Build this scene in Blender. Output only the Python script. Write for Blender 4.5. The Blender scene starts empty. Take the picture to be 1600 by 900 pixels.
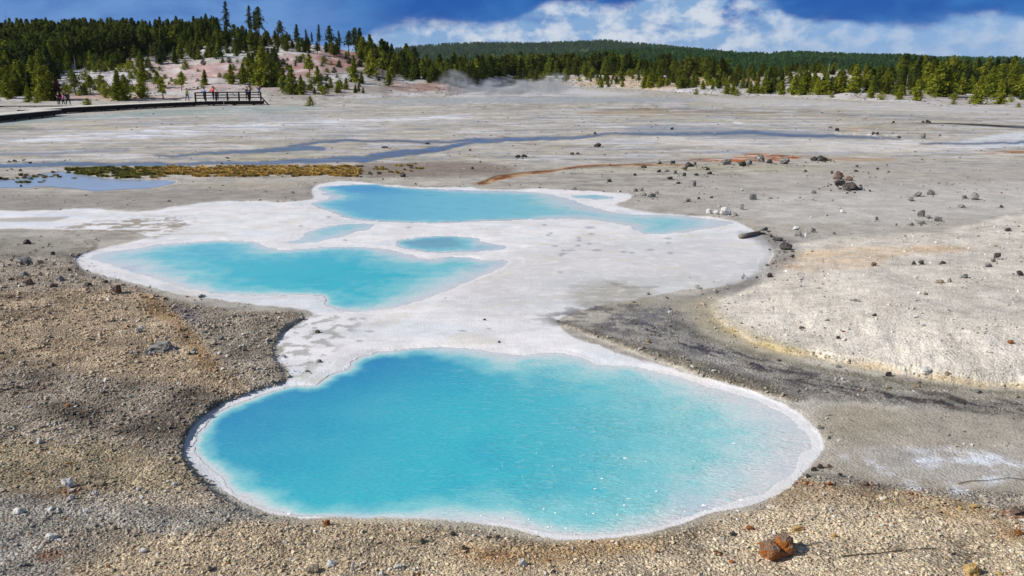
import bpy, bmesh, math, random
import numpy as np
from mathutils import Vector, Matrix, Euler

random.seed(7)
RNG = np.random.default_rng(11)
scene = bpy.context.scene
col = scene.collection
R = math.radians

# ------------------------------------------------------------------ camera
F = 1386.0            # focal length in photo pixels (1600 wide)
CH = 4.3              # eye height above the basin floor
HOR = 110.0           # photo row of the horizon
P = math.atan((450 - HOR) / F)
cP, sP = math.cos(P), math.sin(P)
cam = bpy.data.cameras.new('camera')
cam.sensor_width = 36.0
cam.lens = 36.0 * F / 1600.0
cam.clip_start = 0.1
cam.clip_end = 12000
camo = bpy.data.objects.new('camera', cam)
camo.location = (0, 0, CH)
camo.rotation_euler = (math.pi / 2 - P, 0, 0)
col.objects.link(camo)
scene.camera = camo

# ------------------------------------------------------------------ light
SUN_EL = R(36)
SUN_TRAVEL = Vector((0.965, 0.26, 0)).normalized()
sdir = Vector((SUN_TRAVEL.x * math.cos(SUN_EL), SUN_TRAVEL.y * math.cos(SUN_EL), -math.sin(SUN_EL)))
sun = bpy.data.lights.new('sun', 'SUN')
sun.energy = 5.0
sun.angle = R(0.5)
sun.color = (1.0, 0.955, 0.88)
suno = bpy.data.objects.new('sun', sun)
suno.rotation_euler = sdir.to_track_quat('-Z', 'Y').to_euler()
suno.location = (-40, -10, 40)
col.objects.link(suno)

scene.view_settings.view_transform = 'Standard'
scene.view_settings.look = 'None'
scene.view_settings.exposure = 0.0
scene.view_settings.gamma = 1.0
scene.view_settings.use_curve_mapping = False


def s2l(c):
    out = []
    for x in c[:3]:
        x = x / 255.0
        out.append(x / 12.92 if x <= 0.04045 else ((x + 0.055) / 1.055) ** 2.4)
    return tuple(out)


def rgba(c, k=1.0):
    r = s2l(c)
    return (r[0] * k, r[1] * k, r[2] * k, 1.0)


class NT:
    """small node-tree writer"""
    def __init__(s, tree, clear=True):
        s.t = tree
        if clear:
            tree.nodes.clear()

    def n(s, kind, **kw):
        nd = s.t.nodes.new(kind)
        for k, v in kw.items():
            setattr(nd, k, v)
        return nd

    def set(s, sock, v):
        if hasattr(v, 'is_output') or isinstance(v, bpy.types.NodeSocket):
            s.t.links.new(v, sock)
        else:
            sock.default_value = v

    def m(s, op, a, b=0.0, c=None, clamp=False):
        nd = s.n('ShaderNodeMath', operation=op, use_clamp=clamp)
        s.set(nd.inputs[0], a)
        s.set(nd.inputs[1], b)
        if c is not None:
            s.set(nd.inputs[2], c)
        return nd.outputs[0]

    def mr(s, v, a, b, c=0.0, d=1.0, smooth=True):
        nd = s.n('ShaderNodeMapRange', interpolation_type='SMOOTHSTEP' if smooth else 'LINEAR')
        s.set(nd.inputs[0], v)
        for i, q in enumerate((a, b, c, d)):
            s.set(nd.inputs[1 + i], q)
        return nd.outputs[0]

    def mix(s, f, a, b, mode='MIX'):
        nd = s.n('ShaderNodeMix', data_type='RGBA', blend_type=mode)
        s.set(nd.inputs[0], f)
        s.set(nd.inputs[6], a)
        s.set(nd.inputs[7], b)
        return nd.outputs[2]

    def comb(s, x, y, z):
        nd = s.n('ShaderNodeCombineXYZ')
        for i, q in enumerate((x, y, z)):
            s.set(nd.inputs[i], q)
        return nd.outputs[0]

    def noise(s, vec, scale, detail=4.0, rough=0.55, dist=0.0, dim='3D'):
        nd = s.n('ShaderNodeTexNoise', noise_dimensions=dim)
        if vec is not None:
            s.set(nd.inputs['Vector'], vec)
        nd.inputs['Scale'].default_value = scale
        nd.inputs['Detail'].default_value = detail
        nd.inputs['Roughness'].default_value = rough
        nd.inputs['Distortion'].default_value = dist
        return nd.outputs['Fac']

    def attr(s, name, typ='GEOMETRY'):
        nd = s.n('ShaderNodeAttribute', attribute_name=name, attribute_type=typ)
        return nd

    def ramp(s, fac, pts):
        nd = s.n('ShaderNodeValToRGB')
        s.set(nd.inputs[0], fac)
        el = nd.color_ramp.elements
        while len(el) < len(pts):
            el.new(0.5)
        for e, (p, c) in zip(el, pts):
            e.position = p
            e.color = c if len(c) == 4 else (c[0], c[1], c[2], 1)
        return nd.outputs[0]


# ------------------------------------------------------------------ world: Nishita sky with a low bank of cloud
world = bpy.data.worlds.new('World')
scene.world = world
world.use_nodes = True
W = NT(world.node_tree)
SKY_K = 0.072
sky = W.n('ShaderNodeTexSky', sky_type='NISHITA')
sky.sun_disc = False
sky.sun_elevation = SUN_EL
sky.sun_rotation = math.atan2(-SUN_TRAVEL.x, -SUN_TRAVEL.y)
sky.air_density = 1.0
sky.dust_density = 0.4
sky.ozone_density = 2.0
tc = W.n('ShaderNodeTexCoord')
sep = W.n('ShaderNodeSeparateXYZ')
W.set(sep.inputs[0], tc.outputs['Generated'])
X, Y, Z = sep.outputs
yy = W.m('MAXIMUM', W.m('ABSOLUTE', Y), 0.25)
SU = W.m('ADD', W.m('MULTIPLY', W.m('DIVIDE', X, yy), 14.28), 8.0)      # hundreds
SV = W.m('SUBTRACT', 1.10, W.m('MULTIPLY', W.m('DIVIDE', Z, yy), 13.08))
cv = W.comb(SU, W.m('MULTIPLY', SV, 2.6), 0.0)
n1 = W.noise(cv, 0.8, 6, 0.52, 0.2)
n2 = W.noise(W.comb(W.m('ADD', SU, 31.0), W.m('MULTIPLY', SV, 2.4), 2.0), 1.1, 6, 0.52, 0.3)
n3 = W.noise(W.comb(W.m('ADD', SU, 7.0), W.m('MULTIPLY', SV, 1.7), 5.0), 2.2, 7, 0.58)
bnd = W.n('ShaderNodeFloatCurve')
cvm = bnd.mapping.curves[0]
pts = [(-2, 0.9), (5.0, 0.9), (5.7, 0.56), (6.2, 0.46), (7.8, 0.45), (8.2, 0.34), (8.9, 0.16), (9.6, 0.2), (10.2, 0.06), (11.0, 0.02),
       (12.0, 0.15), (12.7, 0.40), (14.3, 0.42), (14.8, 0.34), (16.0, 0.34), (18, 0.4)]
while len(cvm.points) < len(pts):
    cvm.points.new(0.5, 0.5)
for p_, (a, b) in zip(cvm.points, pts):
    p_.location = ((a + 2) / 20.0, b)
bnd.mapping.update()
bnd.inputs[0].default_value = 1.0
W.set(bnd.inputs[1], W.m('DIVIDE', W.m('ADD', SU, 2.0), 20.0, clamp=True))
d = W.m('SUBTRACT', W.m('ADD', SV, W.m('MULTIPLY', W.m('SUBTRACT', n1, 0.5), 0.42)), bnd.outputs[0])
pale = W.mr(d, -0.04, 0.12)
deep = W.mix(W.mr(n2, 0.35, 0.7), rgba((2, 84, 168)), rgba((38, 112, 186)))
leftw = W.m('MULTIPLY', W.mr(SU, 6.6, 4.2), W.mr(n1, 0.34, 0.6, 0.55, 1.0))
deep = W.mix(leftw, deep, rgba((100, 146, 206)))
palec = W.mix(W.mr(n3, 0.40, 0.68), rgba((128, 168, 212)), rgba((176, 196, 222)))
palec = W.mix(W.mr(SU, 11.5, 13.5, 0.0, 0.75), palec, rgba((134, 174, 220)))
c = W.mix(pale, deep, palec)
# broken blue gaps and bright puffs in the middle of the bank
gap = W.m('MULTIPLY', W.mr(n2, 0.50, 0.66), W.m('MULTIPLY', W.mr(SU, 7.8, 8.6), W.mr(SU, 12.8, 11.6)))
gap = W.m('MULTIPLY', gap, W.mr(SV, 0.62, 0.40))
c = W.mix(W.m('MULTIPLY', gap, 0.85), c, rgba((48, 104, 182)))
puff = W.m('MULTIPLY', W.mr(n3, 0.40, 0.66), W.m('MULTIPLY', W.mr(SU, 5.9, 6.8), W.mr(d, -0.10, 0.16)))
c = W.mix(W.m('MULTIPLY', puff, W.mr(SU, 10.8, 13.2, .85, .35)), c, rgba((218, 224, 234)))
low = W.mr(SV, 0.6, 1.1)
c = W.mix(W.m('MULTIPLY', low, 0.35), c, rgba((150, 182, 220)))
lowmask = W.mr(Z, 0.10, 0.30, 1.0, 0.0)
vs = W.n('ShaderNodeVectorMath', operation='SCALE')
W.set(vs.inputs[0], c)
vs.inputs['Scale'].default_value = 1.0 / SKY_K
# upper sky: scattered white cloud over the Nishita blue
upn = W.noise(tc.outputs['Generated'], 3.0, 6, 0.6)
up = W.mix(W.mr(upn, 0.50, 0.66, 0.0, 0.6), sky.outputs[0], rgba((205, 212, 224), 0.75 / SKY_K))
fin = W.mix(lowmask, up, vs.outputs[0])
bg = W.n('ShaderNodeBackground')
W.set(bg.inputs[0], fin)
bg.inputs[1].default_value = SKY_K
wo = W.n('ShaderNodeOutputWorld')
W.set(wo.inputs[0], bg.outputs[0])


# ------------------------------------------------------------------ numeric helpers
def ray(u, v):
    a = (np.asarray(u, float) - 800) / F
    b = (450 - np.asarray(v, float)) / F
    return a + 0 * b, cP + b * sP + 0 * a, -sP + b * cP + 0 * a


def flat(u, v, z=0.0):
    """photo pixel -> x, y where its ray meets the level z"""
    rx, ry, rz = ray(u, v)
    t = (CH - z) / -rz
    return rx * t, ry * t


def sstep(a, b, x):
    t = np.clip((x - a) / (b - a), 0, 1)
    return t * t * (3 - 2 * t)


_perm = np.random.default_rng(5).permutation(1024)
_ang = np.random.default_rng(6).random(1024) * 2 * np.pi
_gx, _gy = np.cos(_ang), np.sin(_ang)


def pn(x, y, seed=0):
    xi = np.floor(x).astype(np.int64)
    yi = np.floor(y).astype(np.int64)
    fx, fy = x - xi, y - yi
    u = fx * fx * fx * (fx * (fx * 6 - 15) + 10)
    w = fy * fy * fy * (fy * (fy * 6 - 15) + 10)

    def g(i, j, dx, dy):
        h = _perm[(_perm[(i + seed * 17) & 1023] + j) & 1023]
        return _gx[h] * dx + _gy[h] * dy
    a = g(xi, yi, fx, fy)
    b = g(xi + 1, yi, fx - 1, fy)
    c_ = g(xi, yi + 1, fx, fy - 1)
    d_ = g(xi + 1, yi + 1, fx - 1, fy - 1)
    return (a + (b - a) * u) * (1 - w) + (c_ + (d_ - c_) * u) * w


def fbm(x, y, octv=4, seed=0, gain=0.5):
    s, a, f = 0, 1.0, 1.0
    for o in range(octv):
        s = s + a * pn(x * f + 13.7 * o, y * f - 7.3 * o, seed + o)
        a *= gain
        f *= 2.03
    return s


def sdf(px, py, poly, vals=None):
    """signed distance (positive inside) to a closed polygon, with a value carried by its vertices"""
    pxs, pys = px.ravel(), py.ravel()
    poly = np.asarray(poly, float)
    n = len(poly)
    best = np.full(pxs.shape, 1e18)
    val = np.zeros(pxs.shape)
    wsum = np.full(pxs.shape, 1e-12)
    ins = np.zeros(pxs.shape, bool)
    for i in range(n):
        ax, ay = poly[i]
        bx, by = poly[(i + 1) % n]
        ex, ey = bx - ax, by - ay
        L = ex * ex + ey * ey + 1e-12
        t = np.clip(((pxs - ax) * ex + (pys - ay) * ey) / L, 0, 1)
        dd = (pxs - ax - t * ex) ** 2 + (pys - ay - t * ey) ** 2
        best = np.minimum(best, dd)
        if vals is not None:
            k_ = math.sqrt(L) / (dd + 1e-4) ** 1.5
            val += k_ * (vals[i] * (1 - t) + vals[(i + 1) % n] * t)
            wsum += k_
        c1 = (ay > pys) != (by > pys)
        with np.errstate(divide='ignore', invalid='ignore'):
            xc = (bx - ax) * (pys - ay) / (by - ay if by != ay else 1e-12) + ax
        ins ^= c1 & (pxs < xc)
    s = np.sqrt(best)
    s[~ins] *= -1
    val = val / wsum
    return s.reshape(px.shape), val.reshape(px.shape)


def spline(poly, k=4):
    """closed Catmull-Rom smoothing of a traced outline"""
    p = np.asarray(poly, float)
    n = len(p)
    out = []
    for i in range(n):
        a, b, c_, d_ = p[i - 1], p[i], p[(i + 1) % n], p[(i + 2) % n]
        for j in range(k):
            t = j / k
            out.append(0.5 * ((2 * b) + (-a + c_) * t + (2 * a - 5 * b + 4 * c_ - d_) * t * t + (-a + 3 * b - 3 * c_ + d_) * t ** 3))
    return np.array(out)


def blur_vals(v, k):
    v = np.asarray(v, float)
    n = len(v)
    out = []
    for i in range(n):
        for j in range(k):
            t = j / k
            out.append(v[i] * (1 - t) + v[(i + 1) % n] * t)
    return np.array(out)


# ------------------------------------------------------------------ object helpers
def tag(o, label=None, cat=None, group=None, kind=None):
    if label and len(label.split()) > 16:
        label = label.replace(' from the left', ' from left').replace(' from the right', ' from right').replace(' of the skyline', '').replace(' of its row', '')
    if label and len(label.split()) > 16:
        print('LONG', label)
    if label: o['label'] = label
    if cat: o['category'] = cat
    if group: o['group'] = group
    if kind: o['kind'] = kind
    return o


def link(name, me, m=None, parent=None):
    o = bpy.data.objects.new(name, me)
    col.objects.link(o)
    if m is not None and me is not None and len(me.materials) == 0:
        me.materials.append(m)
    if parent is not None:
        o.parent = parent
    return o


def empty(name, loc, rz=0.0):
    o = bpy.data.objects.new(name, None)
    o.empty_display_size = 0.3
    o.location = loc
    o.rotation_euler = (0, 0, rz)
    col.objects.link(o)
    return o


def np_mesh(name, co, quads, smooth=True):
    me = bpy.data.meshes.new(name)
    co = np.ascontiguousarray(co, dtype=np.float32)
    quads = np.ascontiguousarray(quads, dtype=np.int32)
    k = quads.shape[1]
    me.vertices.add(len(co))
    me.vertices.foreach_set('co', co.ravel())
    me.loops.add(quads.size)
    me.loops.foreach_set('vertex_index', quads.ravel())
    me.polygons.add(len(quads))
    me.polygons.foreach_set('loop_start', np.arange(0, quads.size, k, dtype=np.int32))
    me.update(calc_edges=True)
    if smooth:
        me.polygons.foreach_set('use_smooth', np.ones(len(quads), bool))
    me.validate()
    return me


def grid_quads(nr, nc):
    i = np.arange(nr * nc).reshape(nr, nc)
    return np.stack([i[:-1, :-1], i[:-1, 1:], i[1:, 1:], i[1:, :-1]], -1).reshape(-1, 4)


def set_attr(me, name, arr, typ='FLOAT_COLOR'):
    a = me.attributes.new(name, typ, 'POINT')
    if typ == 'FLOAT_COLOR':
        if arr.shape[-1] == 3:
            arr = np.concatenate([arr, np.ones(arr.shape[:-1] + (1,))], -1)
        a.data.foreach_set('color', np.ascontiguousarray(arr, dtype=np.float32).ravel())
    elif typ == 'FLOAT':
        a.data.foreach_set('value', np.ascontiguousarray(arr, dtype=np.float32).ravel())
    elif typ == 'INT':
        a.data.foreach_set('value', np.ascontiguousarray(arr, dtype=np.int32).ravel())
    else:
        a.data.foreach_set('vector', np.ascontiguousarray(arr, dtype=np.float32).ravel())


def mat(name):
    m = bpy.data.materials.new(name)
    m.use_nodes = True
    n = NT(m.node_tree)
    b = n.n('ShaderNodeBsdfPrincipled')
    o = n.n('ShaderNodeOutputMaterial')
    n.set(o.inputs[0], b.outputs[0])
    return m, n, b


def simple_mat(name, c, rough=0.8, var=0.35, scale=8.0, bump=0.0, spec=0.3):
    m, n, b = mat(name)
    tc_ = n.n('ShaderNodeTexCoord')
    nz = n.noise(tc_.outputs['Object'], scale, 5, 0.6)
    k = n.mr(nz, 0.3, 0.7, 1 - var, 1 + var, smooth=False)
    v = n.n('ShaderNodeVectorMath', operation='SCALE')
    v.inputs[0].default_value = s2l(c)
    n.set(v.inputs['Scale'], k)
    n.set(b.inputs['Base Color'], v.outputs[0])
    b.inputs['Roughness'].default_value = rough
    b.inputs['Specular IOR Level'].default_value = spec
    if bump:
        bp = n.n('ShaderNodeBump')
        bp.inputs['Strength'].default_value = bump
        bp.inputs['Distance'].default_value = 0.02
        n.set(bp.inputs['Height'], nz)
        n.set(b.inputs['Normal'], bp.outputs[0])
    return m


# ------------------------------------------------------------------ the basin: one ground sheet
U = np.concatenate([np.linspace(-600, -60, 30)[:-1], np.arange(-60, 1661, 1.7), np.linspace(1662, 2200, 30)])
Vd = np.concatenate([np.linspace(1400, 925, 30)[:-1], np.arange(925, 320, -1.45), np.arange(320, 171.0, -0.95)])
foot_pts = [(-600, 150), (0, 158), (400, 157), (500, 157), (600, 153), (700, 149), (760, 140), (800, 133), (900, 135), (1000, 139), (1100, 147),
            (1200, 150), (1300, 155), (1400, 160), (1500, 165), (1600, 167), (2200, 168)]
crest_pts = [(-600, 55), (0, 62), (250, 60), (350, 52), (420, 58), (460, 65), (500, 72), (550, 80), (600, 92), (650, 102), (700, 113), (760, 119), (800, 114),
             (900, 113), (1000, 115), (1100, 118), (1200, 113), (1280, 108), (1330, 109), (1400, 115), (1500, 120), (1600, 124), (2200, 124)]
depth_pts = [(-600, 150), (0, 150), (400, 120), (600, 90), (700, 60), (800, 70), (1000, 70), (1300, 75), (1600, 90), (2200, 90)]
foot = np.interp(U, *zip(*foot_pts)) + 1.2 * fbm(U / 60, U * 0, 3, 3)
crest = np.interp(U, *zip(*crest_pts)) + 2.0 * fbm(U / 70, U * 0 + 5, 3, 4)
hd = np.interp(U, *zip(*depth_pts))
UU, VV = np.meshgrid(U, Vd)
# rows from 171 up to the foot of the slopes
t2 = np.linspace(0, 1, 24)[1:]
V2 = Vd[-1] + (foot[None, :] - Vd[-1]) * t2[:, None]
UU = np.concatenate([UU, np.repeat(U[None], len(t2), 0)])
VV = np.concatenate([VV, V2])
GX, GY = flat(UU, VV)                 # where each pixel would meet the level basin floor
H = np.zeros_like(UU)
A = np.zeros(UU.shape + (3,))         # surface colour
ROUGH = np.full(UU.shape, 0.9)
GRIT = np.full(UU.shape, 0.35)        # how stony

pool_defs = {}


def pool(name, pts, warp=0.02, freq=2.2):
    """pts: (u, v, softness in metres). Returns signed distance s (m) and softness w on the grid"""
    px = spline([(p[0], p[1]) for p in pts])
    w = blur_vals([p[2] for p in pts], 4)
    X_, Y_ = flat(px[:, 0], px[:, 1])
    u0, u1 = px[:, 0].min() - 60, px[:, 0].max() + 60
    v0, v1 = px[:, 1].min() - 30, px[:, 1].max() + 30
    m = (UU > u0) & (UU < u1) & (VV > v0) & (VV < v1)
    sc = 1.0
    wx = GX[m] + warp * (fbm(GX[m] * freq, GY[m] * freq, 6, 21, .72) * 3.2) * GY[m] / 12
    wy = GY[m] + warp * (fbm(GX[m] * freq + 40, GY[m] * freq, 6, 22, .72) * 3.2) * GY[m] / 12
    s, ww = sdf(wx, wy, np.stack([X_, Y_], 1), w)
    S = np.full(UU.shape, -99.0)
    Wd = np.ones(UU.shape)
    S[m] = s
    Wd[m] = ww
    return S, Wd


MAIN = [(302, 692, .10), (314, 672, .10), (330, 654, .10), (352, 639, .10), (385, 625, .10), (420, 613, .1), (455, 604, .1), (492, 602, .12), (505, 592, .12), (520, 584, .12),
        (542, 577, .12), (550, 565, .12), (578, 554, .14), (620, 547, .16), (675, 543, .2), (735, 543, .5), (780, 548, 1.0), (808, 553, .9), (845, 551, .35), (885, 552, .3),
        (915, 560, .6), (945, 569, .6), (985, 571, .4), (1015, 577, .5), (1050, 585, .5), (1085, 594, .6), (1120, 606, .8), (1158, 614, 1.1), (1196, 626, 1.3),
        (1234, 644, 1.5), (1264, 668, 1.6), (1282, 694, 1.7), (1266, 725, 1.6), (1242, 750, 1.4), (1208, 771, 1.1), (1158, 787, .8), (1105, 802, .6), (1060, 815, .45), (1015, 827, .35),
        (965, 835, .22), (910, 838, .2), (860, 835, .25), (825, 829, .4), (790, 822, .45), (745, 817, .4), (700, 813, .3), (650, 811, .15), (600, 809, .1), (550, 809, .1), (500, 809, .08),
        (462, 807, .1), (435, 800, .16), (408, 792, .2), (385, 780, .2), (365, 768, .16), (350, 752, .14), (332, 738, .14), (318, 722, .12), (305, 708, .10)]
LEFTP = [(132, 404, 1.4), (150, 396, 1.4), (190, 390, 1.2), (240, 383, .8), (300, 378, .4), (350, 376, .3), (398, 378, .4), (425, 386, .8), (450, 390, .5), (500, 387, .3), (560, 386, .4), (600, 388, .8),
         (640, 396, 1.2), (668, 404, .7), (700, 401, .35), (735, 402, .4), (760, 406, .7), (795, 406, .6), (800, 412, 1.2), (770, 428, 1.3), (725, 447, 1.3), (685, 463, 1.1), (640, 477, .9), (600, 485, .7), (560, 487, .4),
         (530, 484, .2), (508, 476, .15), (507, 464, .12), (470, 461, .25), (420, 462, .3), (370, 461, .35), (325, 457, .4), (285, 449, .5), (245, 438, .8), (205, 428, 1.2), (165, 416, 1.6)]
UPPER = [(496, 294, .3), (520, 290, .2), (580, 288, .15), (620, 292, .25), (680, 295, .5), (740, 297, 1.2), (800, 298, 1.2), (850, 302, .7), (890, 308, 2.2), (925, 320, 2.4), (960, 330, 1.6), (995, 335, 1.0),
         (1040, 335, .9), (1095, 339, 1.6), (1155, 347, 2.4), (1130, 356, 1.8), (1080, 362, .9), (1040, 366, .5), (1000, 364, .4), (975, 353, 1.2), (935, 347, 2.0), (900, 343, 1.6), (830, 343, .4), (760, 345, .35), (700, 348, .35),
         (640, 348, .35), (580, 345, .3), (543, 341, .3), (520, 332, .3), (492, 322, .35), (482, 319, .3), (508, 311, .8), (515, 306, .8), (498, 304, .4), (508, 300, .5)]
SMALL = [(616, 382, .12), (640, 373, .12), (690, 369, .12), (738, 371, .2), (765, 378, .8), (805, 387, 1.6), (765, 393, .8), (700, 395, .25), (650, 391, .18)]
SEEP = [(428, 380, 1.4), (462, 373, .8), (480, 362, .4), (520, 352, .4), (575, 348, .8), (600, 352, 1.6), (570, 364, 1.6), (530, 374, 1.4), (480, 382, 1.2)]
NOTCH = [(888, 306, .3), (930, 304, .3), (965, 308, .5), (950, 312, .8), (905, 311, .8)]

SILICA = [(-60, 328), (0, 329), (100, 327), (200, 331), (260, 325), (330, 317), (400, 315), (470, 312), (490, 308), (486, 296), (505, 287), (560, 285), (620, 289), (700, 292), (760, 295),
          (820, 296), (900, 299), (965, 300), (990, 306), (968, 318), (1000, 327), (1060, 335), (1120, 341), (1160, 350), (1185, 363), (1207, 385), (1203, 410), (1185, 427), (1150, 441), (1110, 450),
          (1060, 455), (1020, 462), (980, 470), (930, 480), (885, 492), (872, 505), (900, 525), (940, 541), (990, 558), (1040, 572), (1090, 587), (1140, 601), (1190, 617), (1232, 634),
          (1264, 655), (1295, 690), (1270, 728), (1246, 754), (1210, 776), (1160, 791), (1105, 806), (1060, 821), (1015, 833), (965, 840), (910, 844), (860, 842), (815, 832), (780, 823), (740, 817), (690, 813),
          (640, 810), (560, 808), (480, 808), (440, 804), (400, 793), (368, 777), (340, 760), (318, 742), (300, 724), (288, 706), (291, 682), (308, 660), (330, 642), (365, 622), (400, 609),
          (440, 600), (456, 590), (446, 572), (428, 560), (444, 546), (430, 536), (440, 520), (470, 505), (490, 492), (480, 485), (440, 480), (400, 476), (350, 470), (300, 462), (250, 451), (200, 441), (150, 426),
          (122, 412), (120, 400), (160, 388), (205, 379), (228, 371), (210, 366), (180, 360), (120, 362), (60, 357), (0, 356), (-60, 357)]

PM = 3.0


_wc = {}


def warpn(f, seed):
    if (f, seed) not in _wc:
        q = f * 12 / (GY + 4)
        _wc[(f, seed)] = fbm(GX * q + seed * 3, GY * q, 5, seed, .6)
    return _wc[(f, seed)]


UC = np.clip(UU, -12, 1612)        # what the photo shows at its sides goes on past them


def zone(poly, soft=8, warp=5.0, freq=None, op=1.0, sm=True, ys=PM, wf=1.2):
    pp = spline(poly) if sm else np.asarray(poly, float)
    wn = warpn(wf, 31) * warp * 2.2
    wn2 = warpn(wf, 33) * warp * 2.2
    u0, u1 = pp[:, 0].min() - soft * 2 - 20, pp[:, 0].max() + soft * 2 + 20
    v0, v1 = pp[:, 1].min() - soft - 12, pp[:, 1].max() + soft + 12
    m = (UC > u0) & (UC < u1) & (VV > v0) & (VV < v1)
    M = np.zeros(UU.shape)
    if m.any():
        s, _ = sdf(UC[m] + wn[m], (VV[m] * ys) + wn2[m], np.stack([pp[:, 0], pp[:, 1] * ys], 1))
        M[m] = sstep(-soft, soft, s) * op
    return M


def band(pts, soft=6, warp=4.0, op=1.0, ys=PM):
    """pts: (u, v, half width in rows) -> mask along a polyline"""
    p = np.asarray(pts, float)
    wn = warpn(.9, 41) * warp * 2.0
    M = np.zeros(UU.shape)
    u0, u1 = p[:, 0].min() - 40, p[:, 0].max() + 40
    v0, v1 = (p[:, 1] - p[:, 2]).min() - 14, (p[:, 1] + p[:, 2]).max() + 14
    m = (UC > u0) & (UC < u1) & (VV > v0) & (VV < v1)
    x, y = UC[m] + wn[m], VV[m] * ys + wn[m]
    best = np.full(x.shape, -1e9)
    for i in range(len(p) - 1):
        ax, ay, aw = p[i]
        bx, by, bw = p[i + 1]
        ay, by = ay * ys, by * ys
        ex, ey = bx - ax, by - ay
        t = np.clip(((x - ax) * ex + (y - ay) * ey) / (ex * ex + ey * ey), 0, 1)
        dd = np.hypot(x - ax - t * ex, y - ay - t * ey)
        best = np.maximum(best, (aw + (bw - aw) * t) * ys - dd)
    M[m] = sstep(-soft, soft, best) * op
    return M


def paint(M, c, k=1.0):
    global A
    A = A * (1 - M[..., None]) + np.array(s2l(c))[None, None] * k * M[..., None]


def patch(lo, hi, fx, fy, seed, o=4):
    return sstep(lo, hi, fbm(GX * fx, GY * fy, o, seed))


A[:] = s2l((178, 172, 164))
# broad tonal drift of the plain
paint(patch(-0.1, 0.5, .11, .35, 50) * 0.6, (188, 182, 172))
paint(patch(-0.05, 0.5, .10, .30, 51) * 0.5, (152, 147, 140))
paint(patch(0.05, 0.5, .05, .22, 52) * 0.5, (176, 168, 140))
paint(patch(0.0, 0.45, .5, 1.1, 150, 5) * 0.5, (134, 127, 118))
paint(patch(0.1, 0.5, .35, .9, 151, 5) * 0.45, (198, 192, 182))
paint(patch(0.15, 0.5, 1.6, 2.6, 152, 5) * 0.4, (120, 114, 106))
# far plain: pale salt flats, teal bands
paint(zone([(-60, 226), (100, 210), (260, 198), (420, 189), (560, 186), (720, 181), (740, 186), (560, 195), (420, 203), (300, 213), (120, 220)], 10, 4) * (0.15 + 0.85 * patch(-.15, .15, .22, .8, 53, 5)), (222, 224, 234))
paint(zone([(-60, 190), (60, 183), (200, 176), (330, 168), (440, 166), (500, 170), (420, 176), (250, 182), (100, 188), (0, 197)], 8, 3) * .8, (142, 160, 158))
paint(zone([(-60, 200), (30, 197), (55, 201), (20, 205), (-60, 206)], 5, 2) * .7, (104, 108, 60))
paint(zone([(560, 158), (700, 153), (820, 150), (1000, 153), (1110, 156), (1000, 160), (800, 161), (640, 163)], 10, 3) * .75, (150, 160, 168))
paint(zone([(700, 150), (740, 143), (800, 135), (900, 139), (1000, 147), (860, 152), (760, 153)], 10, 3) * .8, (200, 198, 200))
paint(zone([(900, 176), (1000, 168), (1250, 178), (1260, 181), (1000, 180), (930, 180)], 8, 3) * .5, (150, 126, 92))
paint(zone([(740, 165), (1000, 166), (1250, 172), (1600, 190), (1660, 196), (1400, 186), (1100, 176), (820, 170)], 10, 4) * .5 * (.3 + .7 * patch(-.2, .2, .1, .6, 54)), (112, 108, 104))
paint(zone([(1100, 152), (1300, 158), (1660, 170), (1660, 182), (1350, 172), (1150, 163)], 10, 3) * .6, (196, 192, 192))
paint(band([(1150, 192, 1.4), (1165, 195, 1.6), (1200, 196, 1.2)], 4, 2) * .8, (226, 230, 232))
paint(band([(1430, 192, .6), (1500, 194, 1.2), (1600, 199, 1.9), (1660, 202, 2)], 2, 1), (20, 19, 18))  # dark water line, its black shadow painted into the ground colour
paint(zone([(1290, 205), (1340, 196), (1400, 190), (1440, 194), (1500, 204), (1480, 212), (1380, 212)], 10, 4) * .7, (158, 146, 126))
paint(zone([(1310, 200), (1335, 197), (1350, 200), (1335, 204)], 6, 3) * .7, (186, 150, 112))
paint(zone([(1540, 212), (1600, 206), (1660, 208), (1660, 224), (1560, 232), (1480, 226)], 8, 4) * .8, (214, 218, 224))
paint(zone([(1520, 239), (1560, 236), (1660, 236), (1660, 239), (1560, 241)], 4, 2) * .9, (158, 112, 72))
paint(zone([(840, 222), (1000, 214), (1200, 216), (1450, 222), (1540, 232), (1400, 240), (1200, 232), (1000, 226)], 10, 4) * .7, (214, 208, 204))
for (sd, cc_, oo) in ((190, (216, 216, 224), .75), (191, (128, 138, 156), .6), (192, (204, 190, 160), .4)):
    bnd_ = zone([(-60, 205), (400, 196), (900, 190), (1660, 205), (1660, 250), (1000, 250), (600, 262), (-60, 262)], 20, 6)
    paint(bnd_ * patch(.05, .35, .22, .8, sd, 6) * oo * .75, cc_)
    paint(zone([(-60, 160), (1660, 168), (1660, 205), (-60, 205)], 20, 6) * patch(.08, .38, .12, .42, sd + 5, 6) * oo * .7, cc_)
# wet blue-grey flats beside the streams
paint(band([(-60, 242, 2), (60, 241, 2), (200, 235, 1)], 6, 4) * .6, (120, 134, 160))
paint(band([(120, 234, .7), (200, 232, 1)], 4, 2) * .6, (110, 130, 150))
paint(zone([(1000, 196), (1150, 200), (1240, 206), (1380, 214), (1240, 216), (1060, 214), (980, 208)], 9, 4) * .6, (132, 142, 158))
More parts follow.
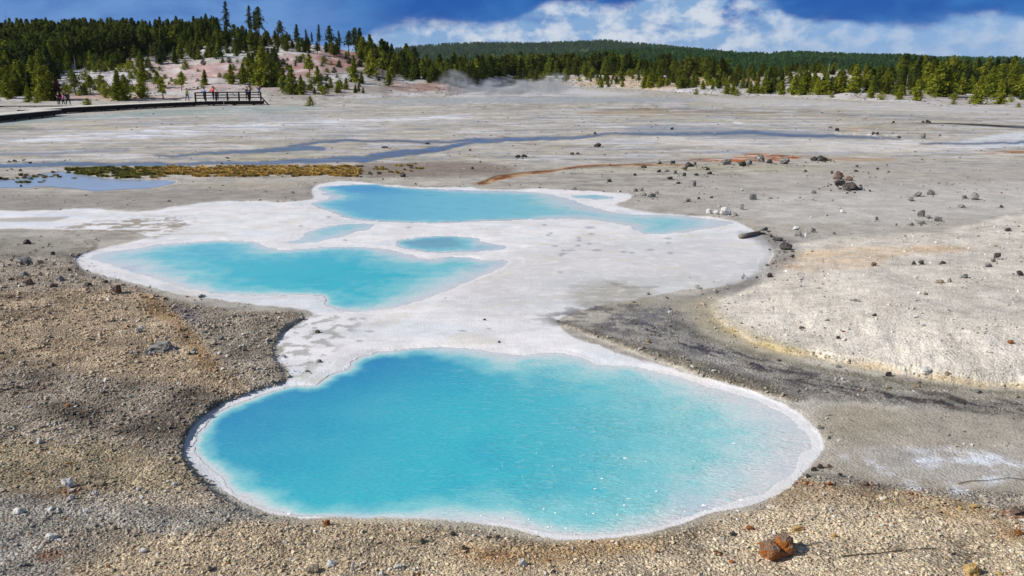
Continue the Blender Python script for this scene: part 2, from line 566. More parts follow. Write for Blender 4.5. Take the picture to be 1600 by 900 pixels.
# grey tract between the grasses and the upper pool, browner mud
paint(zone([(560, 258), (640, 252), (760, 256), (800, 262), (780, 274), (640, 276), (560, 275)], 12, 5) * .75, (124, 108, 98))
paint(zone([(-60, 300), (100, 302), (200, 300), (330, 290), (470, 282), (500, 290), (486, 308), (330, 315), (250, 325), (100, 326), (-60, 326)], 14, 5) * .7, (148, 142, 138))
paint(zone([(280, 292), (400, 284), (500, 282), (480, 292), (340, 296)], 12, 4) * .6, (180, 170, 156))
# left bank of brown gravel
LG = zone([(-60, 366), (60, 366), (150, 380), (120, 405), (140, 428), (210, 448), (270, 466), (350, 482), (470, 490), (440, 515), (425, 550), (440, 575), (440, 598), (360, 622), (310, 655), (285, 700),
           (310, 745), (370, 790), (440, 815), (640, 820), (800, 840), (900, 850), (1060, 830), (1200, 785), (1262, 740), (1400, 760), (1660, 790), (1760, 1000), (-100, 1000)], 6, 5)
LG = LG * (1 - (1 - sstep(362, 432, VV + 8 * warpn(1.2, 31))) * sstep(230, 90, UU))
paint(LG, (174, 162, 146))
paint(zone([(-60, 372), (60, 370), (130, 385), (120, 405), (60, 400), (-60, 402)], 14, 6) * .8, (146, 142, 132))
paint(zone([(-60, 470), (80, 450), (210, 455), (270, 475), (290, 520), (350, 560), (380, 620), (200, 590), (-60, 560)], 24, 10) * .85, (182, 162, 136))
paint(zone([(225, 462), (258, 470), (290, 500), (330, 555), (345, 585), (310, 570), (270, 510), (235, 490)], 12, 7) * .6, (154, 122, 80))
paint(zone([(270, 476), (350, 484), (470, 490), (445, 515), (420, 550), (435, 590), (390, 600), (350, 560), (310, 505)], 12, 6) * .85, (164, 154, 140))
paint(zone([(270, 476), (300, 480), (320, 500), (300, 505)], 10, 5) * .8, (140, 132, 132))
DARKG = zone([(-60, 560), (60, 565), (180, 590), (330, 610), (360, 625), (310, 660), (285, 700), (240, 690), (130, 665), (40, 640), (-60, 640)], 34, 18)
paint(DARKG * .8 * (.2 + .8 * patch(-.3, .3, 1.1, 1.1, 60)), (112, 103, 93))
paint(zone([(100, 630), (180, 640), (290, 660), (280, 690), (180, 676), (110, 655)], 24, 12) * .6 * (.3 + .7 * patch(-.3, .3, 1.6, 1.6, 61)), (82, 74, 66))
paint(zone([(-60, 700), (140, 690), (280, 720), (300, 760), (160, 770), (-60, 760)], 30, 14) * .6, (160, 144, 112))
paint(zone([(-60, 780), (150, 790), (330, 790), (420, 805), (300, 830), (100, 830), (-60, 900)], 24, 14) * .75, (170, 166, 158))
paint(zone([(-60, 860), (80, 850), (140, 1000), (-60, 1000)], 24, 14) * .5, (158, 156, 152))
paint(zone([(380, 815), (640, 820), (820, 845), (1060, 835), (1230, 790), (1300, 800), (1660, 850), (1760, 1000), (120, 1000), (180, 860)], 26, 12) * .9, (200, 182, 154))
paint(zone([(1100, 830), (1300, 790), (1660, 830), (1760, 1000), (900, 1000)], 40, 20) * .7, (210, 194, 168))
paint(zone([(700, 850), (800, 852), (1000, 846), (1040, 860), (900, 880), (760, 885)], 30, 14) * .55, (176, 142, 96))
paint(zone([(1480, 790), (1660, 790), (1660, 850), (1520, 840)], 30, 16) * .55 * (.3 + .7 * patch(-.2, .3, 2.5, 2.5, 62)), (150, 118, 72))
paint(zone([(1240, 755), (1400, 765), (1560, 790), (1500, 810), (1300, 790), (1215, 785)], 30, 12) * .5, (186, 160, 120))
# right foreground: grey flat between pool and channel, with salt
paint(zone([(1290, 640), (1400, 636), (1660, 655), (1660, 790), (1500, 780), (1400, 765), (1262, 745), (1285, 700), (1300, 690)], 16, 8) * .9, (166, 158, 146))
paint(zone([(1290, 636), (1380, 634), (1400, 660), (1320, 690), (1290, 672)], 40, 20) * .35, (152, 142, 116))
SALT = zone([(1330, 708), (1420, 700), (1560, 702), (1600, 730), (1560, 748), (1460, 745), (1380, 740)], 30, 16) * (.15 + .85 * patch(-.1, .45, 2.4, 2.4, 63, 5))
SALT = np.maximum(SALT, zone([(1420, 750), (1500, 752), (1510, 770), (1440, 772)], 20, 12) * .8 * patch(-.2, .3, 3, 3, 64, 5))
paint(SALT, (222, 226, 234))
# pale mound on the right
RM = zone([(1205, 395), (1300, 372), (1480, 362), (1660, 350), (1760, 620), (1600, 604), (1450, 590), (1300, 562), (1200, 540), (1130, 505), (1112, 478), (1140, 462), (1190, 440)], 10, 5)
paint(zone([(1000, 300), (1100, 280), (1300, 262), (1660, 262), (1660, 370), (1400, 380), (1210, 395), (1190, 360), (1100, 335), (1000, 322)], 16, 8) * .6, (176, 170, 164))
paint(zone([(1150, 310), (1300, 300), (1600, 290), (1660, 330), (1400, 345), (1200, 345)], 26, 12) * .55, (200, 196, 192))
paint(RM, (212, 204, 192))
paint(RM * patch(-.2, .5, .7, .7, 65) * .5, (218, 208, 196))
paint(RM * patch(0, .5, 1.2, 1.2, 66) * .35, (190, 184, 182))
paint(zone([(1230, 398), (1300, 388), (1480, 385), (1520, 392), (1400, 400), (1380, 414), (1300, 424), (1215, 422)], 12, 8) * .65 * (.4 + .6 * patch(-.3, .3, .8, 1.6, 67)), (216, 184, 146))
EDGE = band([(1165, 440, 2), (1125, 465, 4), (1112, 485, 6), (1130, 510, 8), (1190, 537, 8), (1260, 556, 6), (1340, 570, 6), (1430, 584, 5), (1520, 598, 5), (1660, 612, 5)], 22, 12)
paint(EDGE * (.25 + .5 * patch(-.3, .3, 1.3, 1.3, 153)), (194, 174, 130))
paint(band([(1150, 520, 4), (1200, 540, 4), (1270, 556, 3)], 22, 10) * .35, (176, 158, 98))
paint(zone([(1050, 470), (1120, 470), (1110, 500), (1180, 545), (1130, 530), (1075, 500)], 14, 6) * .8, (168, 160, 142))
# white silica terrace
SIL = zone(SILICA, 3.0, 6.0)
paint(SIL, (228, 225, 227))
paint(SIL * patch(-.1, .4, .35, .7, 157, 5) * .5, (206, 216, 224))
paint(SIL * zone([(780, 400), (900, 372), (1150, 375), (1207, 390), (1190, 430), (1050, 455), (900, 490), (800, 500), (720, 470)], 40, 14) * .5, (192, 188, 186))
paint(SIL * zone([(880, 440), (1000, 432), (1150, 425), (1195, 400), (1200, 430), (1060, 460), (900, 475)], 24, 10) * .38, (176, 178, 174))
paint(zone([(890, 450), (960, 440), (1020, 455), (1010, 475), (930, 478)], 22, 10) * .55, (150, 142, 122))
paint(band([(950, 442, 1.2), (985, 450, 2.2), (1022, 447, 1)], 7, 6) * .6, (118, 112, 100))
paint(SIL * patch(-.1, .5, .5, .9, 70) * .3, (204, 202, 208))
paint(SIL * patch(.0, .4, 1.3, 2.6, 154, 6) * .35, (196, 193, 196))
paint(SIL * patch(.1, .45, 2.6, 4.2, 155, 6) * .35, (236, 234, 232))
paint(SIL * patch(.2, .5, .7, 1.2, 156, 6) * .35, (204, 196, 176))
paint(zone([(0, 341), (100, 338), (95, 343), (60, 346), (0, 346)], 5, 3) * .8, (168, 160, 152))
MUDW = zone([(170, 346), (230, 338), (300, 342), (290, 356), (240, 372), (190, 366), (60, 362)], 12, 6) * patch(-.05, .12, 1.5, 3.0, 71, 5)
paint(MUDW * .9, (150, 140, 126))
paint(band([(-60, 336, 2), (60, 335, 2), (130, 338, 1.2)], 4, 2) * .6, (206, 216, 234))
paint(band([(-60, 352, 2.4), (60, 350, 2), (110, 350, 1)], 4, 2) * .6, (206, 216, 234))
fr = zone([(440, 520), (490, 492), (560, 500), (500, 575), (460, 592), (430, 560)], 18, 8) * patch(.0, .25, 3.5, 3.5, 72, 5)
paint(fr * .7, (150, 146, 140))
paint(zone([(1160, 362), (1225, 370), (1248, 392), (1228, 425), (1170, 448), (1100, 464), (1055, 474), (1105, 452), (1180, 428), (1206, 402), (1196, 380)], 12, 8) * .75, (132, 130, 128))
# dark run-off channel
CHN = zone([(985, 478), (1040, 480), (1065, 498), (1090, 520), (1150, 546), (1250, 570), (1400, 592), (1520, 606), (1680, 622), (1680, 660), (1500, 640), (1400, 632), (1300, 626), (1230, 618), (1180, 606), (1120, 588), (1050, 562), (985, 535), (960, 505)], 12, 9)
paint(CHN * .75, (164, 158, 146))
cflow_u = (GX - GY) * .707
cflow_v = (GX + GY) * .707
cflow_v = cflow_v + .35 * fbm(cflow_u * .7, cflow_v * .7, 4, 173)
streak = sstep(.02, .24, fbm(cflow_u * 1.7 + 9, cflow_v * 5.5, 6, 73, .68))
core = band([(1000, 505, 5), (1060, 528, 8), (1130, 553, 9), (1200, 577, 9), (1300, 602, 9), (1400, 618, 9), (1500, 630, 9), (1660, 643, 9)], 22, 16)
paint(CHN * streak * (.3 + .6 * core), (54, 50, 52))
paint(band([(1010, 512, 1), (1060, 530, 3), (1130, 553, 4), (1200, 575, 4), (1300, 600, 4), (1400, 618, 5), (1500, 630, 6), (1660, 643, 7)], 24, 16) * .8 * (.4 + .6 * streak), (58, 55, 57))
paint(band([(1050, 500, 1), (1110, 530, 3), (1180, 552, 3), (1300, 580, 3), (1450, 602, 2.5), (1660, 622, 3)], 10, 6) * .55, (104, 100, 74))
BERM = band([(880, 505, 2), (940, 525, 3), (1010, 548, 5), (1080, 570, 7), (1150, 592, 8), (1200, 608, 6), (1240, 622, 4)], 10, 6)
paint(BERM * .85, (140, 132, 116))
WET = zone([(840, 500), (900, 478), (990, 474), (1040, 490), (1010, 520), (940, 520)], 26, 12) * patch(-.05, .2, 2.2, 3.5, 74, 5)
paint(WET * .75, (104, 100, 98))
# orange microbial run-off
OR1 = band([(752, 287, 2), (775, 278, 3.0), (810, 271, 2.2), (860, 265, 1.6), (905, 259, 1.3), (1000, 257.5, 1.3), (1065, 258, .8)], 4, 4)
paint(OR1 * .9, (190, 148, 100))
paint(OR1 * patch(-.15, .1, 1.2, 1.2, 75, 5), (132, 76, 34))
OR2 = zone([(1080, 250), (1130, 247), (1180, 239), (1230, 243), (1250, 248), (1200, 252), (1120, 254)], 5, 5)
paint(OR2 * (.1 + .9 * patch(-.1, .12, 1.0, 2.2, 76, 6)), (176, 96, 40))
paint(OR2 * patch(.05, .2, 1.6, 3.0, 79, 6) * .8, (96, 62, 40))
paint(OR2 * patch(.05, .3, .9, 1.4, 77), (220, 180, 150))
paint(zone([(1250, 245), (1310, 246), (1390, 248), (1380, 252), (1300, 251)], 6, 4) * .6, (170, 140, 96))
paint(band([(750, 286, 1), (775, 275, 1.2), (840, 266.5, .8), (1000, 255.5, .7), (1100, 249, .6)], 3, 2) * .7, (60, 50, 36))
# rust flecks
for (a, b, r_) in [(1262, 756, 14), (1294, 757, 10), (1353, 757, 12), (80, 868, 26), (1590, 832, 22), (1590, 802, 26), (110, 768, 20), (770, 868, 24), (1430, 772, 14)]:
    paint(zone([(a - r_, b), (a, b - r_ * .35), (a + r_, b), (a, b + r_ * .35)], 10, 6) * .45, (150, 92, 46))
# small scoops in the wet silica, drawn only as darker colour
DIMPLES = [(575, 352), (640, 355), (540, 375), (850, 351), (922, 356), (923, 366), (905, 372), (880, 391), (866, 384), (879, 396), (905, 376), (875, 399), (892, 391), (903, 384), (932, 391), (973, 394), (1045, 379), (1044, 372),
           (1048, 395), (855, 367), (860, 364), (920, 381), (1016, 390), (986, 395), (515, 339), (470, 353), (566, 498), (561, 533), (577, 518), (724, 517), (765, 514), (940, 449), (873, 425)]
for (a, b) in DIMPLES:
    r_ = 4 + (a * 7 % 5)
    paint(zone([(a - r_, b), (a, b - 1.2), (a + r_, b + .3), (a, b + 1.3)], 3, 1.5) * .7, (128, 130, 142))

# ---- heights of the sheet
sil_s = zone(SILICA, 60, 6)
H += 0.022 + 0.022 * fbm(GX * .12, GY * .2, 4, 80) * sstep(8, 40, GY)
H += LG * (0.015 + 0.06 * (1 - sil_s)) + LG * 0.06 * fbm(GX * .8, GY * .8, 4, 81) * (1 - sil_s)
H += RM * (0.03 + 0.34 * zone([(1300, 420), (1500, 390), (1700, 400), (1760, 560), (1600, 570), (1400, 540), (1280, 500)], 170, 12, ys=2.2))
H += 0.06 * BERM
H -= 0.015 * CHN
H += 0.22 * zone([(1300, 208), (1380, 196), (1470, 200), (1500, 208), (1400, 212)], 30, 4) * (.7 + .3 * sstep(-.3, .5, fbm(GX * .3, GY * .3, 4, 83)))
stone_area = np.clip(LG + RM * .2 + BERM * .8 + CHN * .5, 0, 1) * (1 - SIL)
H += stone_area * 0.012 * fbm(GX * 7, GY * 7, 3, 84)
H = np.where(SIL > .5, np.minimum(H, 0.028), H)
GRIT = 0.30 + 0.7 * stone_area - 0.27 * SIL
GRIT = np.clip(GRIT, 0.02, 1)
ROUGH = 0.92 - 0.58 * CHN - 0.2 * SIL - .3 * WET

# ---- pools
WCOL = np.zeros(UU.shape + (3,))
WALPHA = np.zeros(UU.shape)
WID = np.zeros(UU.shape, int)
RIP = np.zeros(UU.shape)
DEEP = np.array(s2l((24, 110, 178)))
TURQ = np.array(s2l((66, 182, 198)))
MILK = np.array(s2l((140, 206, 210)))
SILC = np.array(s2l((214, 212, 214)))
PALE = np.array(s2l((200, 216, 218)))
SKYB = np.array(s2l((34, 140, 205)))


def add_pool(idx, pts, near_c, far_grad=None, dmax=.45, warp=.016, ripple=1.0, depth_scale=1.0):
    global H, WCOL, WALPHA, A
    s, w = pool(str(idx), pts, warp)
    # feathered tongues on the soft shores
    w = w * (1 + .5 * fbm(GX * 2.6, GY * 2.6, 4, 90))
    w = np.maximum(w, .05)
    q = np.clip(s / w, -3, 9)                     # 0 at the shore, 1 where the water is full
    k = sstep(0.0, 1.0, q)
    rimw = np.clip(.02 * GY, .15, .8)
    H = H + (np.minimum(H, .003) - H) * sstep(-rimw, 0, s)
    H = np.where(s > 0, np.minimum(H, 0.003 - dmax * sstep(0, 1.8, q)), H)
    q2 = q + .25 * fbm(GX * .9, GY * 1.4, 4, 180) * np.clip(q, 0, 1)
    a = sstep(-.02, 0.02, s)
    c1 = SILC + (PALE - SILC) * sstep(.05, .5, q2)[..., None]
    c1 = c1 + (MILK - c1) * sstep(.25, 1.2, q2)[..., None]
    c1 = c1 + (near_c - c1) * sstep(.5, 2.8, q2)[..., None]
    c1 = c1 + (far_grad[0][None, None] - c1) * (far_grad[1] * sstep(.5, 2.6, q2))[..., None] if far_grad else c1
    sel = s > -0.1
    WCOL = np.where(sel[..., None], c1, WCOL)
    WALPHA = np.where(sel, a, WALPHA)
    WID[sel] = idx
    RIP[sel] = ripple
    return s, q


mainblue = np.clip(sstep(760, 310, UU) * sstep(830, 620, VV) * .65 + sstep(650, 545, VV) * sstep(950, 560, UU) * .55, 0, .72)  # blue of depth, plus rim shade and grazing sky reflection painted in
_nm = sstep(760, 1240, UU)[..., None] * .85
near_main = TURQ[None, None] * (1 - _nm) + MILK[None, None] * _nm
s1, q1 = add_pool(1, MAIN, near_main, (DEEP, mainblue), .6)
s2, q2 = add_pool(2, LEFTP, np.array(s2l((62, 184, 200))), (np.array(s2l((112, 184, 212))), sstep(420, 380, VV) * .6), .45, ripple=.5)
_um = sstep(800, 980, UU)[..., None] * .75
s3, q3 = add_pool(3, UPPER, np.array(s2l((128, 200, 214))) * (1 - _um) + np.array(s2l((180, 210, 217))) * _um, (np.array(s2l((84, 160, 204))), np.clip(sstep(720, 500, UU) * .6 + sstep(310, 290, VV) * .6 * sstep(800, 600, UU), 0, .9)), .35, ripple=.25)
s4, q4 = add_pool(4, SMALL, np.array(s2l((124, 172, 188))), None, .25, ripple=.2)
s5, q5 = add_pool(5, SEEP, np.array(s2l((182, 202, 210))), None, .12, ripple=.15)
s6, q6 = add_pool(6, NOTCH, np.array(s2l((184, 200, 210))), None, .10, ripple=.15)


# streams and puddles: thin water, the sky's reflected blue painted into its colour
STREAMS = [
    [(250, 244, .6), (330, 240, 1.2), (420, 234, 2.6), (480, 231, 2.8), (505, 233, 1.5)],
    [(455, 228, .8), (490, 223, 1.3), (560, 219.5, .9), (660, 221, 1.0), (740, 220, 1.3), (800, 218, 1.6)],
    [(-60, 259, 1.6), (60, 258, 2.4), (180, 257, 2), (300, 256, 1.5), (420, 254.5, 2), (500, 251, 2.6), (560, 247, 3.4), (620, 241, 4.0), (680, 233, 3.0), (730, 225, 2.0), (800, 218, 2.0), (880, 214, 1.6), (960, 210.5, 1.2)],
    [(960, 210.5, 1.0), (1060, 209, 1.4), (1160, 208, 1.8), (1250, 211, 1.6), (1340, 214, 1.0), (1400, 216, .5)],
    [(1440, 224, .5), (1520, 225, .8), (1600, 222, 1), (1660, 222, 1)],
]
SM = np.zeros(UU.shape)
for st in STREAMS:
    SM = np.maximum(SM, band([(p[0], p[1], p[2] * 1.35 + .2) for p in st], 5, 7))
PUD = zone([(-60, 284), (20, 280), (70, 272), (120, 270), (160, 278), (240, 280), (276, 285), (245, 291), (190, 295), (150, 299), (110, 294), (60, 291), (-60, 297)], 3, 5)
SM = np.maximum(SM, PUD)
WET2 = np.zeros(UU.shape)
for st in STREAMS:
    WET2 = np.maximum(WET2, band([(p[0], p[1], p[2] + 1.2) for p in st], 6, 6))
paint(WET2 * .6, (96, 96, 98))
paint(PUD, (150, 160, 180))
isstream = (SM > .02) & (WID == 0)
H = H + (np.minimum(H, .012) - H) * sstep(0, .6, WET2)
H = np.where(SM > 0.01, np.minimum(H, .012 - .04 * SM), H)
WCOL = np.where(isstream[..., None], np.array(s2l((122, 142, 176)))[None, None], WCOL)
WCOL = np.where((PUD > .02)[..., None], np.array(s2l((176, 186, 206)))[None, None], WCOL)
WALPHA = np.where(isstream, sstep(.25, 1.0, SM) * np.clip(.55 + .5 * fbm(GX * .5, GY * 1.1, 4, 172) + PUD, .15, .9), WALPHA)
WID[isstream] = 7
RIP[isstream] = .1

# pale silica crust that lines every pool bed
for s in (s1, s2, s3, s4, s5, s6):
    paint(sstep(-.03, 0.02, s) * .9, (220, 219, 220))

# fine mottling of the surface colour (stones, crust)
mott = fbm(GX * 5.0, GY * 5.0, 4, 91, .65)
far = sstep(60, 15, GY)
A *= (1 + (0.22 * mott * GRIT * far))[..., None]
A = np.clip(A, 0.01, .85)

# rising ground never overhangs: neither the banks nor the beds
LIM = [None] + [.75 * CH / (VV[i] - HOR) * np.abs(VV[i - 1] - VV[i]) for i in range(1, len(H))]
Hc = np.maximum(H, 0.0)
for i in range(1, len(H)):
    Hc[i] = np.minimum(Hc[i], Hc[i - 1] + LIM[i])
H = np.where(H > 0, Hc, H)
for i in range(len(H) - 2, -1, -1):
    H[i] = np.where(H[i] < 0, np.minimum(np.maximum(H[i], H[i + 1] - LIM[i + 1]), -.001), H[i])

# ---- positions of the sheet: each vertex sits on its own sight line at its own height
rx, ry, rz = ray(UU, VV)
tt = (CH - H) / -rz
PX, PY, PZ = rx * tt, ry * tt, H

# ---- slopes behind the basin
rows_v, rows_y = [], []
Yf = PY[-1]
NH = 70
hp, hy = [], []
for k in range(1, NH + 1):
    t = k / NH
    prof = t ** 1.15 * .75 + .25 * t ** .6
    v = foot + (crest - foot) * prof
    yv = Yf + hd * (t ** 1.1)
    hp.append(v)
    hy.append(yv)
HV = np.array(hp)
HY = np.array(hy)
tk = np.linspace(0, 1, NH)[:, None]
HUU = np.repeat(U[None], NH, 0)
rx, ry, rz = ray(HUU, HV)
HX = rx / ry * HY
HZ = CH + rz / ry * HY
bump = (fbm(HX / 22, HY / 22, 4, 95) * 2.2 + fbm(HX / 6, HY / 6, 3, 96) * .35) * np.sin(np.pi * np.clip(tk, 0, 1)) ** .7
HZ2 = HZ + bump * np.interp(HUU, [0, 600, 700, 2200], [.75, .6, .28, .32])
PXh, PYh, PZh = HX, HY, HZ2
# behind the crest
bx, by, bz = [], [], []
for dy, dz in [(15, -.6), (50, -3), (110, -7), (220, -12), (400, -14)]:
    yv = HY[-1] + dy
    bx.append(HX[-1] * yv / HY[-1])
    by.append(yv)
    bz.append(np.maximum(HZ2[-1] + dz, -3.0 - 0 * yv))
for yv, z in [(900, -6), (2000, -10), (6500, -12)]:
    bx.append(HX[-1] * yv / HY[-1])
    by.append(HX[-1] * 0 + yv)
    bz.append(HX[-1] * 0 + z)
AX = np.concatenate([PX, PXh, np.array(bx)])
AY = np.concatenate([PY, PYh, np.array(by)])
AZ = np.concatenate([PZ, PZh, np.array(bz)])
# slope colours
GXs, GYs = PXh, PYh
SA = np.zeros(PXh.shape + (3,))
SA[:] = s2l((176, 168, 160))


def sp(M, c):
    global SA
    SA = SA * (1 - M[..., None]) + np.array(s2l(c)) * M[..., None]


def hz(cu, cv, ru, rv, op=1.0):
    dd = ((HUU - cu) / ru) ** 2 + ((HV - cv) / rv) ** 2 + 1.2 * fbm(PXh / 9, PYh / 14, 4, 97)
    return sstep(1.3, .5, dd) * op


sp(sstep(-.2, .3, fbm(PXh / 14, PYh / 20, 4, 98)) * .8, (206, 204, 206))
sp(hz(300, 118, 150, 26, .75), (194, 170, 166))
sp(hz(340, 112, 70, 14, .7), (190, 152, 148))
sp(hz(170, 155, 90, 10, .7), (190, 152, 132))
sp(hz(480, 100, 90, 22, .8), (176, 138, 136))
sp(hz(560, 90, 70, 16, .8), (164, 116, 106))
sp(hz(440, 108, 60, 8, .6), (192, 140, 136))
sp(hz(660, 134, 60, 9, .7), (156, 116, 96))
sp(hz(380, 80, 120, 12, .7), (214, 214, 214))
sp(hz(150, 120, 90, 14, .7), (214, 214, 220))
sp(hz(1040, 128, 160, 10, .8), (206, 180, 144))
sp(hz(1150, 124, 120, 8, .6), (210, 176, 128))
sp(hz(1270, 118, 110, 10, .85), (220, 210, 192))
sp(hz(1280, 130, 110, 10, .7), (200, 200, 206))
sp(hz(840, 128, 60, 8, .7), (180, 160, 146))
sp(sstep(0, .35, fbm(PXh / 3, PYh / 4, 5, 160)) * .45, (140, 128, 124))
sp(sstep(.1, .4, fbm(PXh / 5, PYh / 6, 5, 161)) * .5, (216, 210, 210))
# forest floor under the dense stands
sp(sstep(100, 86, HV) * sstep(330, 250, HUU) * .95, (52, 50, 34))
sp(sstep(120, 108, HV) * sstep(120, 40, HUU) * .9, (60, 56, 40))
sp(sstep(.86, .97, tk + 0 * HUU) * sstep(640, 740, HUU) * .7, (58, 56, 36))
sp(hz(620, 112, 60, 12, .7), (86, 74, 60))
sp(hz(500, 140, 130, 12, .35), (140, 128, 122))
AB = np.zeros((len(bx), len(U), 3))
AB[:] = s2l((44, 48, 30))
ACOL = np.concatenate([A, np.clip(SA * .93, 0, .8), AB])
AGR = np.concatenate([GRIT, np.full(SA.shape[:2], .25), np.full(AB.shape[:2], .2)])
ARO = np.concatenate([ROUGH, np.full(SA.shape[:2], .95), np.full(AB.shape[:2], .95)])
# apron in front of and behind the viewer
ax = AX[0] * 6
ay = np.full(len(U), -25.0)
az = np.full(len(U), .25)
AX = np.concatenate([ax[None], AX]); AY = np.concatenate([ay[None], AY]); AZ = np.concatenate([az[None], AZ])
ACOL = np.concatenate([ACOL[:1], ACOL]); AGR = np.concatenate([AGR[:1], AGR]); ARO = np.concatenate([ARO[:1], ARO])
nr, nc = AX.shape
gm = np_mesh('ground', np.stack([AX, AY, AZ], -1).reshape(-1, 3), grid_quads(nr, nc))
set_attr(gm, 'tint', ACOL.reshape(-1, 3))
set_attr(gm, 'grit', AGR.reshape(-1), 'FLOAT')
set_attr(gm, 'rgh', ARO.reshape(-1), 'FLOAT')

m, n, b = mat('sinter_ground')
tc_ = n.n('ShaderNodeTexCoord')
ob = tc_.outputs['Object']
tint = n.attr('tint').outputs['Color']
grit = n.attr('grit').outputs['Fac']
nf = n.noise(ob, 26.0, 6, .7)
nm = n.noise(ob, 5.0, 6, .65)
vor = n.n('ShaderNodeTexVoronoi', feature='F1')
n.set(vor.inputs['Vector'], ob)
vor.inputs['Scale'].default_value = 34.0
mpg = n.n('ShaderNodeMapping')
n.set(mpg.inputs[0], ob)
mpg.inputs['Scale'].default_value = (1.0, 0.9, 1.0)
nl = n.noise(mpg.outputs[0], 1.1, 9, .72)
kl = n.mr(nl, .30, .70, -.6, .55, smooth=False)
kf = n.m('ADD', n.mr(nf, .30, .70, -.45, .40, smooth=False), kl)
km = n.mr(nm, .30, .70, -.20, .20, smooth=False)
kk = n.m('ADD', 1.0, n.m('MULTIPLY', n.m('ADD', kf, km), n.m('ADD', .17, grit)))
hsv = n.n('ShaderNodeSeparateColor')
n.set(hsv.inputs[0], vor.outputs['Color'])
kk = n.m('MULTIPLY', kk, n.m('ADD', 1.0, n.m('MULTIPLY', n.m('SUBTRACT', hsv.outputs[0], .55), n.m('MULTIPLY', grit, .5))))
sc = n.n('ShaderNodeVectorMath', operation='SCALE')
n.set(sc.inputs[0], tint)
n.set(sc.inputs['Scale'], kk)
# iron staining of single grains
stain = n.m('MULTIPLY', n.mr(hsv.outputs[1], .80, .95), n.m('MULTIPLY', grit, .45))
n.set(b.inputs['Base Color'], n.mix(stain, sc.outputs[0], rgba((150, 104, 60))))
n.set(b.inputs['Roughness'], n.attr('rgh').outputs['Fac'])
b.inputs['Specular IOR Level'].default_value = .3
bp = n.n('ShaderNodeBump')
bp.inputs['Distance'].default_value = .03
n.set(bp.inputs['Strength'], n.m('ADD', .14, n.m('MULTIPLY', grit, .8)))
n.set(bp.inputs['Height'], n.m('ADD', n.m('ADD', nf, n.m('MULTIPLY', nm, .8)), n.m('MULTIPLY', vor.outputs['Distance'], -1.2)))
n.set(b.inputs['Normal'], bp.outputs[0])
go = link('ground', gm, m)
tag(go, kind='structure')

# ------------------------------------------------------------------ lookup of ground points by where they were traced
NB = len(Vd)
ALLV = np.concatenate([VV, HV])
ALLX = np.concatenate([PX, PXh]); ALLY = np.concatenate([PY, PYh]); ALLZ = np.concatenate([PZ, PZh])


def on_ground(u, v):
    i = int(np.clip(np.searchsorted(U, u), 1, len(U) - 1))
    f = (u - U[i - 1]) / (U[i] - U[i - 1])
    out = []
    for j in (i - 1, i):
        c_ = -ALLV[:, j]
        vq = max(min(v, ALLV[0, j]), ALLV[-1, j] + .01)
        out.append([np.interp(-vq, c_, q[:, j]) for q in (ALLX, ALLY, ALLZ)])
    return Vector(out[0]) * (1 - f) + Vector(out[1]) * f


def px_m(p):
    """metres per photo pixel at a point"""
    return (p.y * cP + (CH - p.z) * sP) / F


# ------------------------------------------------------------------ water sheets
WX, WY = flat(UU, VV, 0.0)


def water_mat(name, rough=.06, rip=1.0, spec=.5):
    m, n, b = mat(name)
    tc_ = n.n('ShaderNodeTexCoord')
    mp = n.n('ShaderNodeMapping')
    n.set(mp.inputs[0], tc_.outputs['Object'])
    mp.inputs['Rotation'].default_value = (0, 0, R(-24))
    mp.inputs['Scale'].default_value = (1.0, 3.0, 1.0)
    w1 = n.noise(mp.outputs[0], 6.2, 3, .6, .9)
    w2 = n.noise(mp.outputs[0], 17.0, 3, .55, .5)
    cl = n.noise(tc_.outputs['Object'], 1.1, 3, .5)
    sepc = n.n('ShaderNodeSeparateXYZ')
    n.set(sepc.inputs[0], tc_.outputs['Object'])
    gust = n.m('MULTIPLY', n.mr(sepc.outputs[0], -2.0, 1.8, .12, 1.0), n.mr(cl, .35, .6, .4, 1.0))
    # thin crests painted paler, standing in for bright reflections on the ripples
    crest_ = n.m('MULTIPLY', n.mr(w1, .53, .68), n.m('MULTIPLY', gust, .5 * rip))
    wc = n.attr('wcol').outputs['Color']
    mot = n.noise(tc_.outputs['Object'], .9, 5, .6)
    wc = n.mix(n.mr(mot, .45, .75, 0, .3), wc, rgba((96, 176, 196)))
    wc = n.mix(n.mr(mot, .5, .25, 0, .22), wc, rgba((24, 136, 184)))
    fine = n.m('MULTIPLY', n.mr(w2, .35, .65, -.10, .10, smooth=False), 1.0)
    sc_ = n.n('ShaderNodeVectorMath', operation='SCALE')
    n.set(sc_.inputs[0], wc)
    n.set(sc_.inputs['Scale'], n.m('ADD', 1.0, fine))
    n.set(b.inputs['Base Color'], n.mix(crest_, sc_.outputs[0], rgba((170, 220, 224))))
    b.inputs['Roughness'].default_value = rough
    b.inputs['IOR'].default_value = 1.33
    b.inputs['Specular IOR Level'].default_value = spec
    n.set(b.inputs['Alpha'], n.attr('walpha').outputs['Fac'])
    bp = n.n('ShaderNodeBump')
    bp.inputs['Distance'].default_value = .03
    n.set(bp.inputs['Strength'], n.m('MULTIPLY', gust, .9 * rip))
    n.set(bp.inputs['Height'], n.m('ADD', w1, n.m('MULTIPLY', w2, .45)))
    n.set(b.inputs['Normal'], bp.outputs[0])
    return m


